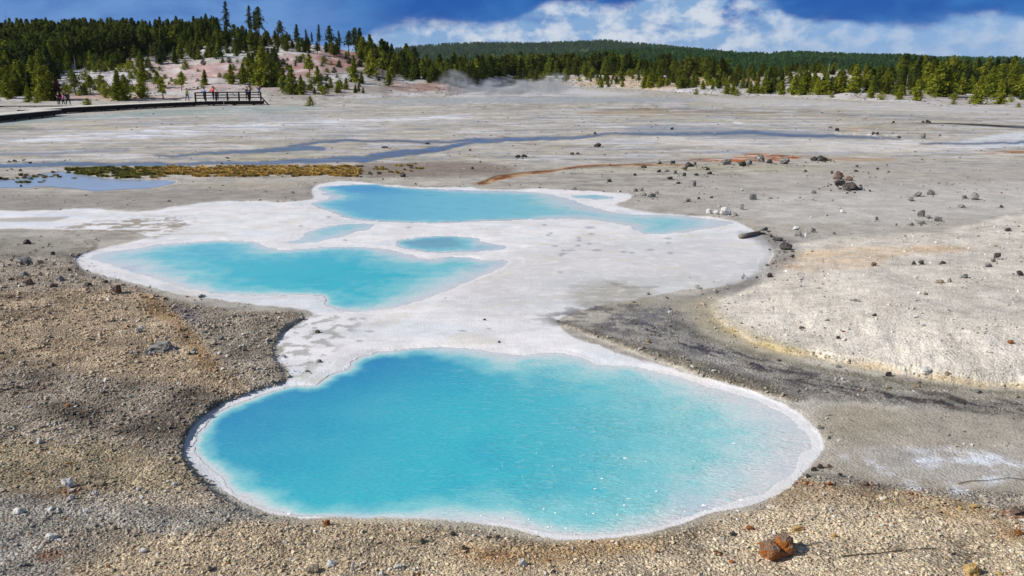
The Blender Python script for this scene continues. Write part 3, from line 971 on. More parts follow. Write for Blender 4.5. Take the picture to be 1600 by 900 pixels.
wm_main = water_mat('milky_turquoise_water', .08, 1.0)
wm_calm = water_mat('milky_calm_water', .2, .45, .3)
wm_str = water_mat('thin_stream_water', .15, .15, .5)
for idx, mm in ((1, wm_main), (2, wm_calm), (3, wm_calm), (4, wm_calm), (5, wm_calm), (6, wm_calm), (7, wm_str)):
    sel = (WID == idx) & (WALPHA > .001)
    f = sel[:-1, :-1] | sel[1:, :-1] | sel[:-1, 1:] | sel[1:, 1:]
    q = grid_quads(*UU.shape).reshape(UU.shape[0] - 1, UU.shape[1] - 1, 4)[f]
    used, inv = np.unique(q, return_inverse=True)
    me = np_mesh('water', np.stack([WX.ravel()[used], WY.ravel()[used], np.zeros(len(used))], -1), inv.reshape(-1, 4))
    set_attr(me, 'wcol', WCOL.reshape(-1, 3)[used])
    set_attr(me, 'walpha', np.where(WID.ravel()[used] == idx, WALPHA.ravel()[used], 0), 'FLOAT')
    o = link('water', me, mm)
    tag(o, kind='structure')

# ------------------------------------------------------------------ far hills
far_pts = [(-600, 104), (300, 104), (540, 98), (600, 80), (640, 75), (700, 70), (760, 69), (840, 69), (900, 67), (945, 65), (1000, 70), (1050, 74), (1090, 78), (1130, 85), (1200, 92), (1400, 95), (1600, 99), (2200, 100)]
mid_pts = [(-600, 106), (500, 106), (700, 100), (850, 92), (950, 86), (1010, 82), (1060, 79), (1100, 81), (1150, 87), (1200, 90), (1250, 87), (1300, 89), (1350, 91), (1430, 92), (1520, 95), (1600, 98), (2200, 101)]
Uf = np.linspace(-600, 2200, 360)
vf_ = 4.5 + np.interp(Uf, *zip(*far_pts)) + .8 * fbm(Uf / 40, Uf * 0, 3, 101)
vm_ = 4.5 + np.interp(Uf, *zip(*mid_pts)) + .8 * fbm(Uf / 40, Uf * 0 + 3, 3, 102)
FX, FY, FZ = [], [], []


def zat(u, v, y):
    rx, ry, rz = ray(u, v)
    return rx / ry * y, CH + rz / ry * y


z0 = Uf * 0 - 6
ys_ = np.concatenate([np.linspace(420, 1400, 40), np.linspace(1420, 1650, 6), np.linspace(1700, 2700, 36), np.linspace(2760, 3600, 6)])
_, zm = zat(Uf, vm_, 1400)
_, zf = zat(Uf, vf_, 2700)
zdip = np.minimum(zm, zf) - 25
for y in ys_:
    xx, _ = zat(Uf, Uf * 0 + 100, y)
    if y <= 1400:
        t = (y - 420) / 980
        z = z0 + (zm - z0) * (t * t * (3 - 2 * t)) ** .8
    elif y <= 1650:
        t = (y - 1400) / 250
        z = zm + (zdip - zm) * t * t * (3 - 2 * t)
    elif y <= 2700:
        t = (y - 1650) / 1050
        z = zdip + (zf - zdip) * t * t * (3 - 2 * t)
    else:
        z = zf - (y - 2700) * .08
    z = z + fbm(xx / 160, xx * 0 + y / 160, 4, 103) * 6 * min(1, (y - 420) / 400) * np.where(abs(y - 1400) < 60, .3, 1) * np.where(abs(y - 2700) < 120, .3, 1)
    FX.append(xx); FY.append(xx * 0 + y); FZ.append(z)
FX, FY, FZ = map(np.array, (FX, FY, FZ))
hm = np_mesh('hills', np.stack([FX, FY, FZ], -1).reshape(-1, 3), grid_quads(*FX.shape))
m, n, b = mat('forest_floor')
tc_ = n.n('ShaderNodeTexCoord')
nz = n.noise(tc_.outputs['Object'], .02, 6, .65)
n.set(b.inputs['Base Color'], n.mix(n.mr(nz, .35, .65), rgba((44, 64, 34)), rgba((72, 92, 46))))
b.inputs['Roughness'].default_value = 1.0
tag(link('hills', hm, m), kind='structure')


# ------------------------------------------------------------------ scatter: GN instances for what nobody could count
def scatter(name, pts, scl, rot, tintc, var, protos, label, cat):
    c_ = bpy.data.collections.new(name + '_shapes')
    for o in protos:
        c_.objects.link(o)
    me = bpy.data.meshes.new(name)
    pts = np.asarray(pts, dtype=np.float32)
    me.vertices.add(len(pts))
    me.vertices.foreach_set('co', pts.ravel())
    set_attr(me, 'scl', np.asarray(scl), 'FLOAT_VECTOR')
    set_attr(me, 'rot', np.asarray(rot), 'FLOAT_VECTOR')
    set_attr(me, 'tint', np.asarray(tintc))
    set_attr(me, 'var', np.asarray(var), 'INT')
    o = link(name, me)
    g = bpy.data.node_groups.new(name, 'GeometryNodeTree')
    g.interface.new_socket('Geometry', in_out='INPUT', socket_type='NodeSocketGeometry')
    g.interface.new_socket('Geometry', in_out='OUTPUT', socket_type='NodeSocketGeometry')
    N, L = g.nodes, g.links
    gi, gout = N.new('NodeGroupInput'), N.new('NodeGroupOutput')
    ip = N.new('GeometryNodeInstanceOnPoints')
    ci = N.new('GeometryNodeCollectionInfo')
    ci.inputs['Collection'].default_value = c_
    ci.inputs['Separate Children'].default_value = True
    ci.inputs['Reset Children'].default_value = True

    def na(nm, typ):
        q = N.new('GeometryNodeInputNamedAttribute')
        q.data_type = typ
        q.inputs[0].default_value = nm
        return q.outputs['Attribute']
    e2r = N.new('FunctionNodeEulerToRotation')
    L.new(na('rot', 'FLOAT_VECTOR'), e2r.inputs[0])
    L.new(gi.outputs[0], ip.inputs['Points'])
    L.new(ci.outputs[0], ip.inputs['Instance'])
    ip.inputs['Pick Instance'].default_value = True
    L.new(na('var', 'INT'), ip.inputs['Instance Index'])
    L.new(e2r.outputs[0], ip.inputs['Rotation'])
    L.new(na('scl', 'FLOAT_VECTOR'), ip.inputs['Scale'])
    L.new(ip.outputs[0], gout.inputs[0])
    md = o.modifiers.new('scatter', 'NODES')
    md.node_group = g
    tag(o, label, cat, kind='stuff')
    return o


def proto(name, me):
    return bpy.data.objects.new(name, me)


def mesh_from(name, verts, faces, m=None, smooth=False):
    me = bpy.data.meshes.new(name)
    me.from_pydata(verts, [], faces)
    if smooth:
        me.polygons.foreach_set('use_smooth', [True] * len(me.polygons))
    if m:
        me.materials.append(m)
    return me


# ------------------------------------------------------------------ conifers
def foliage_mat(name, lo, hi, inst=False):
    m, n, b = mat(name)
    tc_ = n.n('ShaderNodeTexCoord')
    oi = n.n('ShaderNodeObjectInfo')
    nz = n.noise(tc_.outputs['Object'], 5.0, 3, .6)
    f = n.m('ADD', n.m('MULTIPLY', n.mr(nz, .3, .7), .6), n.m('MULTIPLY', oi.outputs['Random'], .4))
    c_ = n.mix(f, rgba(lo), rgba(hi))
    if inst:
        c_ = n.mix(1.0, c_, n.attr('tint', 'INSTANCER').outputs['Color'], 'MULTIPLY')
    n.set(b.inputs['Base Color'], c_)
    b.inputs['Roughness'].default_value = .7
    b.inputs['Specular IOR Level'].default_value = .15
    tr = n.n('ShaderNodeBsdfTranslucent')
    n.set(tr.inputs[0], c_)
    ms = n.n('ShaderNodeMixShader')
    ms.inputs[0].default_value = .12
    n.set(ms.inputs[1], b.outputs[0])
    n.set(ms.inputs[2], tr.outputs[0])
    out = [q for q in m.node_tree.nodes if q.type == 'OUTPUT_MATERIAL'][0]
    n.set(out.inputs[0], ms.outputs[0])
    return m


FOL = foliage_mat('pine_needles', (70, 88, 24), (160, 160, 48))
FOLD = foliage_mat('dark_pine_needles', (36, 54, 26), (80, 92, 38))
FOLI = foliage_mat('forest_needles', (58, 76, 26), (128, 132, 42), True)
FARM = foliage_mat('far_forest_needles', (40, 76, 40), (84, 112, 54), True)
RUSTN = foliage_mat('dead_needles', (60, 34, 24), (96, 56, 36))
BARK = simple_mat('bark', (92, 80, 68), .95, .3, 20)
SNAG = simple_mat('weathered_wood', (150, 144, 136), .95, .3, 20)


def crown_mesh(rng, kind, n_br, per, tuft):
    """crown of a pine one unit tall: whorls of drooping limbs hung with needle tufts"""
    V, Fc = [], []

    def tuft_at(p, s, nf):
        for _ in range(nf):
            dv = Vector((rng.gauss(0, 1), rng.gauss(0, 1), rng.gauss(.35, .8))).normalized()
            side = dv.cross(Vector((rng.gauss(0, 1), rng.gauss(0, 1), rng.gauss(0, 1)))).normalized()
            L = s * rng.uniform(.7, 1.4)
            w = L * rng.uniform(.22, .4)
            q = p + Vector((rng.gauss(0, 1), rng.gauss(0, 1), rng.gauss(0, 1))) * s * .35
            i = len(V)
            V.extend([q - side * w, q + side * w, q + dv * L + side * w * .3, q + dv * L - side * w * .3])
            Fc.append((i, i + 1, i + 2, i + 3))
    lean = Vector((rng.uniform(-.05, .05), rng.uniform(-.05, .05), 0))
    if kind == 'cone':
        base, wid, pw = .03, rng.uniform(.24, .34), rng.uniform(.65, .95)
    elif kind == 'open':
        base, wid, pw = .30, rng.uniform(.28, .36), .5
    elif kind == 'tall':
        base, wid, pw = .22, rng.uniform(.13, .18), .6
    elif kind == 'shrub':
        base, wid, pw = .0, rng.uniform(.6, .8), .45
    else:
        base, wid, pw = .05, rng.uniform(.2, .26), .8
    gaps = [rng.uniform(0, 6.28) for _ in range(3)]
    for k in range(n_br):
        t = (k + rng.random()) / n_br
        t = t ** .92
        z = base + (1 - base) * t
        r = wid * max(0.02, (1 - t)) ** pw * rng.uniform(.55, 1.15)
        if kind in ('open', 'tall'):
            r *= .55 + .6 * abs(math.sin(t * 11 + gaps[0]))
        if kind == 'cone' and t < .12:
            r *= .8
        a = rng.uniform(0, 6.283)
        if kind != 'shrub' and abs(math.sin(a / 2 + gaps[1])) < .18 and t < .8:
            r *= .5
        dx, dy = math.cos(a), math.sin(a)
        for j in range(per):
            q = (j + 1) / per
            rr = r * q
            zz = z + (-.10 * r / .3 * q * q + .05 * q * r / .3) * (1 if kind != 'shrub' else -1)
            p = Vector((dx * rr, dy * rr, min(zz, 1.0))) + lean * z
            tuft_at(p, tuft * (1.15 - .35 * q) * (.6 + .5 * (1 - t)), 3)
    for k in range(4):
        tuft_at(Vector((0, 0, .93 + .02 * k)) + lean, tuft * .5, 3)
    return [tuple(v) for v in V], Fc


def trunk_mesh(rng, kind, sides=6):
    V, Fc = [], []

    def tube(p0, p1, r0, r1, s=sides):
        d_ = (p1 - p0).normalized()
        a = d_.orthogonal().normalized()
        b_ = d_.cross(a)
        i = len(V)
        for p, r in ((p0, r0), (p1, r1)):
            for k in range(s):
                an = 2 * math.pi * k / s
                V.append(tuple(p + a * math.cos(an) * r + b_ * math.sin(an) * r))
        for k in range(s):
            Fc.append((i + k, i + (k + 1) % s, i + s + (k + 1) % s, i + s + k))
    pts = [Vector((0, 0, -.03)), Vector((rng.uniform(-.01, .01), rng.uniform(-.01, .01), .35)), Vector((rng.uniform(-.015, .015), 0, .7)), Vector((0, 0, .97))]
    rs = [.022, .017, .010, .003]
    for i in range(3):
        tube(pts[i], pts[i + 1], rs[i], rs[i + 1])
    for k in range(10 if kind in ('open', 'tall', 'snag') else 6):
        z = rng.uniform(.15, .85)
        a = rng.uniform(0, 6.28)
        L = .22 * (1 - z) + .04
        tube(Vector((0, 0, z)), Vector((math.cos(a) * L, math.sin(a) * L, z + .02)), .006, .002, 4)
    return V, Fc


KINDS = {}
rg = random.Random(3)
for kind, cnt, nb, per, tf in (('cone', 7, 170, 4, .060), ('open', 5, 95, 4, .060), ('tall', 5, 110, 3, .045), ('shrub', 4, 70, 3, .13)):
    KINDS[kind] = []
    for i in range(cnt):
        v, f = crown_mesh(rg, kind, nb, per, tf)
        cm = mesh_from('crown', v, f)
        v, f = trunk_mesh(rg, kind)
        tm = mesh_from('trunk', v, f, BARK)
        KINDS[kind].append((cm, tm))
CROWNS = {}


def crown_of(kind, i, m):
    key = (kind, i, m.name)
    if key not in CROWNS:
        me = KINDS[kind][i][0].copy()
        me.materials.append(m)
        CROWNS[key] = me
    return CROWNS[key]


tree_count = [0]


def add_tree(u, v, hp_, kind='cone', fat=1.0, m=None, name='pine_tree', p=None):
    p = on_ground(u, v) if p is None else p
    h = hp_ * px_m(p)
    i = rg.randrange(len(KINDS[kind]))
    m = m or FOL
    e = empty(name, p - Vector((0, 0, .02)), rg.uniform(0, 6.28))
    e.scale = (h * fat, h * fat, h)
    link('crown', crown_of(kind, i, m), None, e)
    link('trunk', KINDS[kind][i][1], None, e)
    tree_count[0] += 1
    return e


ORD = ['leftmost', 'second from the left', 'third from the left', 'fourth from the left', 'fifth from the left', 'sixth from the left', 'seventh from the left', 'eighth from the left', 'ninth from the left',
       'tenth from the left', 'eleventh from the left', 'twelfth from the left', 'thirteenth from the left', 'fourteenth from the left', 'fifteenth from the left', 'sixteenth from the left',
       'seventeenth from the left', 'eighteenth from the left', 'nineteenth from the left', 'twentieth from the left']


def ordinal(i, n):
    if i == n - 1 and n > 1:
        return 'rightmost'
    if i == n - 2 and n > 4:
        return 'second from the right'
    if i == n - 3 and n > 8:
        return 'third from the right'
    return ORD[i]


# skyline trees on the crest of the left hill
crest_list = [(303, 50, 20, 'cone', 'dark stubby pine'), (322, 50, 28, 'open', 'dark round-topped pine'), (332, 52, 28, 'tall', 'slim dark pine'), (355, 52, 48, 'tall', 'very tall ragged spruce'), (390, 55, 44, 'tall', 'tall ragged spruce'),
              (399, 56, 36, 'tall', 'slender spruce close beside a taller one'), (405, 57, 44, 'open', 'tall open-crowned spruce'), (438, 60, 28, 'open', 'bushy twin-topped pine'), (464, 64, 27, 'cone', 'dense dark pine'),
              (480, 68, 22, 'tall', 'small thin pine'), (488, 69, 19, 'tall', 'small dark pine'), (499, 71, 32, 'tall', 'narrow pointed pine'), (516, 73, 33, 'open', 'broad dark pine'), (531, 66, 28, 'tall', 'thin bare-stemmed pine with a tufted top'),
              (545, 79, 30, 'open', 'leaning open-crowned pine'), (556, 82, 37, 'open', 'big dark pine at the end of the crest'), (562, 84, 38, 'cone', 'tall dense pine ending the row on the crest')]
for i, (u, v, h, k, d_) in enumerate(crest_list):
    e = add_tree(u, v, h, k, 1.15, FOLD)
    tag(e, '%s on the left crest, %s of the skyline' % (d_, ordinal(i, len(crest_list))), 'pine tree', 'dark pines standing on the crest of the left hill')

slope_list = [(12, 155, 36, 'cone'), (28, 150, 40, 'cone'), (45, 160, 26, 'cone'), (60, 150, 44, 'cone'), (70, 158, 50, 'cone'), (79, 157, 44, 'cone'), (118, 146, 38, 'open'), (141, 143, 26, 'open'), (185, 158, 46, 'cone'), (196, 156, 36, 'cone'),
              (222, 153, 38, 'cone'), (224, 128, 34, 'cone'), (247, 139, 26, 'open'), (255, 155, 34, 'open'), (284, 140, 27, 'open'), (321, 134, 23, 'cone'), (361, 133, 30, 'cone'), (379, 133, 32, 'cone'), (392, 131, 46, 'cone'), (410, 134, 60, 'cone')]
slope_list.sort()
for i, (u, v, h, k) in enumerate(slope_list):
    e = add_tree(u, v, h, k, 1.35)
    w_ = {'cone': 'dense yellow-green young pine', 'open': 'small open-crowned pine with bare lower stem'}[k]
    tag(e, '%s on the lower left hillside, %s of its row' % (w_, ORD[i]), 'pine tree', 'young pines on the lower left hillside')

tag(add_tree(91, 157, 34, 'cone', 1.2, RUSTN), 'dead reddish-brown pine directly behind the three people on the left', 'pine tree')

mid_list = [(428, 134, 40, 'cone'), (444, 140, 34, 'cone'), (456, 145, 44, 'cone'), (470, 146, 30, 'cone'), (484, 120, 34, 'open'), (498, 132, 26, 'cone'), (504, 146, 14, 'shrub'), (517, 137, 17, 'cone'), (528, 142, 18, 'cone'), (541, 139, 18, 'cone'),
            (554, 131, 36, 'cone'), (565, 132, 18, 'cone'), (607, 134, 24, 'cone'), (613, 121, 24, 'cone'), (580, 118, 40, 'cone'), (598, 116, 36, 'open')]
mid_list.sort()
for i, (u, v, h, k) in enumerate(mid_list):
    tag(add_tree(u, v, h, k, 1.3), 'pine on the red slope right of the railing, %s of its row' % ORD[i], 'pine tree', 'pines on the red and white slope')
tag(add_tree(485, 166, 15, 'shrub', 1.0, name='pine_tree'), 'lone little round pine bush standing on the flat basin floor', 'pine tree')
tag(add_tree(137, 167, 13, 'shrub', 1.35, FOL, 'shrub'), 'low bushy green shrub in front of the upper boardwalk', 'shrub')
for (u, v, h, t_) in [(133, 145, 15, 'bright green round shrub right of the three people'), (57, 161, 12, 'round dark green shrub left of the three people'), (165, 153, 10, 'tiny shrub left of the large pine on the pink slope'),
                      (205, 121, 10, 'pale green shrub on white ground high on the left hill'), (309, 139, 5, 'smallest dark bush on the pink slope above the railing'), (290, 110, 14, 'yellow-green shrub where forest meets the pink dome')]:
    tag(add_tree(u, v, h, 'shrub', 1.1, FOL, 'shrub'), t_, 'shrub')
tag(add_tree(829, 100, 30, 'tall', 1.5, FOLD), 'tall dark spruce rising above the far central treeline', 'pine tree')

right_list = [(940, 137, 14), (951, 136, 11), (972, 136, 12), (1008, 138, 24), (1016, 138, 24), (1030, 137, 18), (1060, 138, 22), (1067, 138, 24), (1076, 137, 14), (1098, 141, 14), (1136, 147, 22), (1145, 148, 20), (1172, 146, 20), (1183, 146, 26),
              (1193, 146, 26), (1204, 144, 22), (1221, 148, 22), (1240, 149, 30)]
for i, (u, v, h) in enumerate(right_list):
    tag(add_tree(u, v, h, 'cone', 1.5), 'small pine at the sandy far shore, %s of its front row' % ORD[i], 'pine tree', 'front row of pines at the far central shore')
bank_list = [(1256, 149, 38), (1278, 149, 27), (1292, 149, 32), (1310, 147, 32), (1335, 147, 42), (1362, 154, 24), (1384, 142, 32), (1404, 156, 22), (1433, 158, 32), (1450, 150, 30), (1466, 152, 52), (1480, 152, 42), (1503, 150, 34), (1526, 163, 42), (1545, 152, 46),
             (1563, 163, 36), (1580, 150, 46), (1598, 152, 46), (1620, 160, 48), (1650, 160, 44)]
for i, (u, v, h) in enumerate(bank_list):
    tag(add_tree(u, v, h, 'cone', 1.45), 'bushy pine on the right bank, %s of its front row' % ORD[i], 'pine tree', 'front row of pines on the right bank')
for (u, v, h, t_) in [(1087, 148, 9, 'low round bush in front of the far pines, right of centre'), (1152, 150, 10, 'round bush on the shore beside the driftwood, right of centre'), (1376, 156, 12, 'small olive bush at the foot of the right bank'),
                      (1591, 168, 7, 'tiny dark bush at the right edge of the basin'), (1300, 153, 8, 'low bush at the foot of the pale right mound'), (1490, 163, 8, 'low grey-green bush before the right bank pines')]:
    tag(add_tree(u, v, h, 'shrub', 1.1, FOL, 'shrub'), t_, 'shrub')

# the thick stands: the nearest as trees of their own, the rest one mass
stand = []


def in_poly(u, v, poly):
    ins = False
    for i in range(len(poly)):
        ax_, ay_ = poly[i]
        bx_, by_ = poly[(i + 1) % len(poly)]
        if (ay_ > v) != (by_ > v) and u < (bx_ - ax_) * (v - ay_) / (by_ - ay_) + ax_:
            ins = not ins
    return ins


ZONES = [  # polygon of tree feet, count, height range, fat, label, group, dark share
    ([(-60, 60), (250, 60), (340, 54), (345, 66), (260, 82), (190, 92), (120, 100), (60, 116), (-60, 128)], 1500, (26, 38), 1.1, 'hf', .45),
    ([(-60, 100), (60, 112), (110, 108), (100, 125), (60, 150), (-60, 156)], 150, (28, 42), 1.25, 'hl', .35),
    ([(120, 104), (190, 96), (260, 90), (280, 96), (200, 108), (130, 122)], 48, (14, 26), 1.35, 'hu', .35),
    ([(260, 76), (340, 62), (400, 66), (400, 86), (340, 90), (280, 96)], 90, (14, 24), 1.35, 'hu', .3),
    ([(400, 64), (440, 66), (520, 80), (560, 90), (540, 92), (460, 84), (400, 90)], 60, (10, 20), 1.4, 'hc', .5),
    ([(385, 92), (430, 94), (440, 126), (405, 128)], 16, (18, 30), 1.3, 'hc', .5),
    ([(440, 132), (560, 136), (600, 140), (560, 146), (440, 146)], 14, (8, 14), 1.3, 'hs', .3),
    ([(560, 84), (620, 96), (700, 116), (760, 122), (745, 136), (700, 132), (640, 126), (600, 112), (560, 100)], 190, (14, 30), 1.4, 'hr', .55),
    ([(700, 114), (800, 112), (900, 112), (1000, 114), (1140, 117), (1120, 121), (1000, 118), (860, 118), (740, 121)], 420, (16, 28), 1.4, 'cf', .4),
    ([(800, 118), (1000, 120), (1180, 122), (1220, 146), (1140, 144), (1000, 134), (860, 128), (800, 126)], 150, (7, 17), 1.5, 'cs', .5),
    ([(1140, 118), (1240, 112), (1420, 113), (1420, 118), (1280, 118), (1160, 124)], 110, (8, 16), 1.5, 'rf', .4),
    ([(1200, 134), (1340, 134), (1400, 126), (1440, 122), (1440, 152), (1300, 148), (1200, 146)], 100, (13, 26), 1.5, 'rs', .5),
    ([(1400, 116), (1500, 120), (1600, 124), (1700, 124), (1700, 154), (1560, 152), (1440, 144)], 290, (20, 35), 1.45, 'rb', .45),
]
LBL = {'hf': None,
       'hl': ('pine packed in the dense stand at the left edge of the hill', 'pines packed at the left edge'),
       'hu': ('small pine scattered where the left forest thins out above the pink slope', 'pines thinning out above the pink slope'),
       'hc': ('low pine crowded below the crest of the left hill', 'low pines below the left crest'),
       'hs': ('knee-high pine at the foot of the red and white slope', 'tiny pines at the foot of the slope'),
       'hr': ('dark pine crowded on the right shoulder of the left hill', 'dark pines on the right shoulder of the left hill'),
       'cf': None,
       'cs': ('little pine dotted over the tan ground behind the far shore', 'little pines dotted behind the far shore'),
       'rf': None,
       'rs': ('young pine among many on the pale right mound', 'young pines on the pale right mound'),
       'rb': ('green pine standing in the thick grove behind the right bank', 'pines in the grove on the right')}
for poly, cnt, (h0, h1), fat, key, dk in ZONES:
    us = [p_[0] for p_ in poly]
    vs_ = [p_[1] for p_ in poly]
    k = 0
    while k < cnt:
        u, v = rg.uniform(min(us), max(us)), rg.uniform(min(vs_), max(vs_))
        if not in_poly(u, v, poly):
            continue
        k += 1
        p = on_ground(u, v)
        h = rg.uniform(h0, h1) * (.75 + .5 * rg.random())
        if key == 'hf':
            h = (38 - 10 * max(0, min(1, (95 - v) / 35))) * rg.uniform(.75, 1.15)
        stand.append([h, u, v, p, fat * rg.uniform(.85, 1.2), key, rg.random() < dk])
cand = sorted([s for s in stand if LBL[s[5]] and -10 < s[1] < 1610], key=lambda s: -s[0])
budget = 298 - tree_count[0]
chosen = cand[:budget]
ids = set(id(s) for s in chosen)
for s in chosen:
    h, u, v, p, fat, key, dkf = s
    e = add_tree(u, v, h, rg.choice(['cone', 'cone', 'cone', 'open']), fat, FOLD if dkf else FOL, p=p)
    tag(e, LBL[key][0], 'pine tree', LBL[key][1])
rest = [s for s in stand if id(s) not in ids]
protos = []
for kind in ('cone', 'open'):
    for i in range(4):
        cmx, tmx = KINDS[kind][i]
        v1 = [tuple(q.co) for q in cmx.vertices]
        f1 = [tuple(q.vertices) for q in cmx.polygons]
        v2 = [tuple(q.co) for q in tmx.vertices]
        f2 = [tuple(j + len(v1) for j in q.vertices) for q in tmx.polygons]
        me = mesh_from('pine_shape', v1 + v2, f1 + f2)
        me.materials.append(FOLI)
        me.materials.append(BARK)
        me.polygons.foreach_set('material_index', [0] * len(f1) + [1] * len(f2))
        protos.append(proto('pine_shape', me))
P3, S3, R3, T3, V3 = [], [], [], [], []
for h, u, v, p, fat, key, dkf in rest:
    hm_ = h * px_m(p)
    P3.append(tuple(p)); S3.append((hm_ * fat, hm_ * fat, hm_)); R3.append((0, 0, rg.uniform(0, 6.28)))
    kx = rg.uniform(.4, .7) if dkf else rg.uniform(.8, 1.35)
    T3.append((kx * rg.uniform(.85, 1.1), kx, kx * rg.uniform(.8, 1.1)))
    V3.append(rg.choice([0, 1, 2, 3, 0, 1, 2, 3, 4, 5, 6, 7]))
scatter('pine_forest', P3, S3, R3, T3, V3, protos, 'dense green pine forest covering the hill tops behind the nearer pines', 'forest')

# little shrubs dotting the open slopes
SHZ = [([(230, 108), (340, 92), (460, 84), (560, 96), (600, 120), (600, 138), (420, 142), (280, 142), (200, 140)], 95, (4, 11), 'tiny green shrub dotting the open pink slope of the left hill', 'tiny shrubs on the pink slope'),
       ([(100, 118), (220, 106), (230, 140), (160, 152), (100, 150)], 45, (7, 16), 'round green shrub on pale ground left of the pink slope', 'shrubs left of the pink slope'),
       ([(800, 122), (1000, 120), (1200, 124), (1430, 132), (1600, 140), (1600, 160), (1430, 155), (1200, 146), (1000, 136), (800, 130)], 130, (5, 11), 'low bush among the small pines along the far shore', 'low bushes along the far shore')]
for poly, cnt, (h0, h1), lb, gr in SHZ:
    us = [p_[0] for p_ in poly]
    vs_ = [p_[1] for p_ in poly]
    k = 0
    while k < cnt:
        u, v = rg.uniform(min(us), max(us)), rg.uniform(min(vs_), max(vs_))
        if in_poly(u, v, poly):
            k += 1
            tag(add_tree(u, v, rg.uniform(h0, h1), 'shrub', rg.uniform(.9, 1.4), FOLD if rg.random() < .35 else FOL, 'shrub'), lb, 'shrub', gr)

# far forest on the hills
lowp = []
for i in range(5):
    v, f = crown_mesh(rg, 'cone', 26, 2, .16)
    me = mesh_from('far_pine_shape', v, f)
    me.materials.append(FARM)
    lowp.append(proto('far_pine_shape', me))
NF = 46000
iu = RNG.uniform(120, 352, NF)
yi = np.concatenate([RNG.uniform(0, 40, int(NF * .52)), RNG.uniform(46, 82, NF - int(NF * .52))])
i0, j0 = yi.astype(int), iu.astype(int)
fy_, fx_ = yi - i0, iu - j0


def bil(Q):
    return (Q[i0, j0] * (1 - fx_) + Q[i0, j0 + 1] * fx_) * (1 - fy_) + (Q[i0 + 1, j0] * (1 - fx_) + Q[i0 + 1, j0 + 1] * fx_) * fy_


qx, qy, qz = bil(FX), bil(FY), bil(FZ)
hh = RNG.uniform(6.5, 11, NF) * np.interp(qy, [400, 1400, 2700], [.7, .9, 1.35])
kt = RNG.uniform(.65, 1.25, NF) * (1 + .35 * fbm(qx / 120, qy / 160, 3, 111))
scatter('distant_forest', np.stack([qx, qy, qz - .3], -1), np.stack([hh * 1.25, hh * 1.25, hh], -1), np.stack([qx * 0, qx * 0, RNG.uniform(0, 6.28, NF)], -1),
        np.stack([kt * .95, kt, kt], -1), RNG.integers(0, 5, NF), lowp, 'unbroken dark green conifer forest covering the low hills on the horizon', 'forest')


# ------------------------------------------------------------------ rocks
def rock_mesh(seed, flat_=.7, pts=16, subd=2, rough=.06):
    r = random.Random(seed)
    bm = bmesh.new()
    for _ in range(pts):
        d_ = Vector((r.gauss(0, 1), r.gauss(0, 1), r.gauss(0, 1))).normalized() * r.uniform(.85, 1.0)
        bm.verts.new((d_.x * .5, d_.y * .5 * r.uniform(.75, 1), d_.z * .5))
    ret = bmesh.ops.convex_hull(bm, input=bm.verts)
    bmesh.ops.delete(bm, geom=list({g for g in ret['geom_interior'] if isinstance(g, bmesh.types.BMVert)}), context='VERTS')
    bmesh.ops.bevel(bm, geom=bm.edges[:], offset=.03, segments=1, affect='EDGES')
    bmesh.ops.triangulate(bm, faces=bm.faces[:])
    bmesh.ops.subdivide_edges(bm, edges=bm.edges[:], cuts=subd, use_grid_fill=True)
    bm.normal_update()
    co = np.array([v.co[:] for v in bm.verts])
    k = fbm(co[:, 0] * 4 + seed, co[:, 1] * 4 + co[:, 2] * 3, 4, seed % 9) * rough * 1.6
    for v, kk_ in zip(bm.verts, k):
        v.co += v.normal * float(kk_)
    # stand on z = 0, one unit wide and tall
    zs = [v.co.z for v in bm.verts]
    z0_, z1_ = min(zs), max(zs)
    xs = [v.co.x for v in bm.verts]
    x0_, x1_ = min(xs), max(xs)
    for v in bm.verts:
        v.co.z = (v.co.z - z0_) / (z1_ - z0_)
        v.co.x = (v.co.x - (x0_ + x1_) / 2) / (x1_ - x0_)
        v.co.y = v.co.y / (x1_ - x0_)
    me = bpy.data.meshes.new('rock')
    bm.to_mesh(me)
    bm.free()
    return me


def rock_mat(name, c1, c2, c3=None, f3=0.0):
    m, n, b = mat(name)
    tc_ = n.n('ShaderNodeTexCoord')
    oi = n.n('ShaderNodeObjectInfo')
    add = n.n('ShaderNodeVectorMath', operation='ADD')
    n.set(add.inputs[0], tc_.outputs['Object'])
    n.set(add.inputs[1], oi.outputs['Location'])
    a = n.noise(add.outputs[0], 3.0, 6, .65)
    a2 = n.noise(add.outputs[0], 14.0, 6, .7)
    cc = n.mix(n.mr(a, .35, .65), rgba(c1), rgba(c2))
    if c3:
        cc = n.mix(n.m('MULTIPLY', n.mr(n.noise(add.outputs[0], 2.2, 4, .6, 1.0), .46, .56), f3), cc, rgba(c3))
    v = n.n('ShaderNodeVectorMath', operation='SCALE')
    n.set(v.inputs[0], cc)
    n.set(v.inputs['Scale'], n.mr(a2, .3, .7, .65, 1.3, smooth=False))
    n.set(b.inputs['Base Color'], v.outputs[0])
    b.inputs['Roughness'].default_value = .9
    b.inputs['Specular IOR Level'].default_value = .25
    bp = n.n('ShaderNodeBump')
    bp.inputs['Strength'].default_value = .7
    bp.inputs['Distance'].default_value = .03
    n.set(bp.inputs['Height'], n.m('ADD', a2, a))
    n.set(b.inputs['Normal'], bp.outputs[0])
    return m


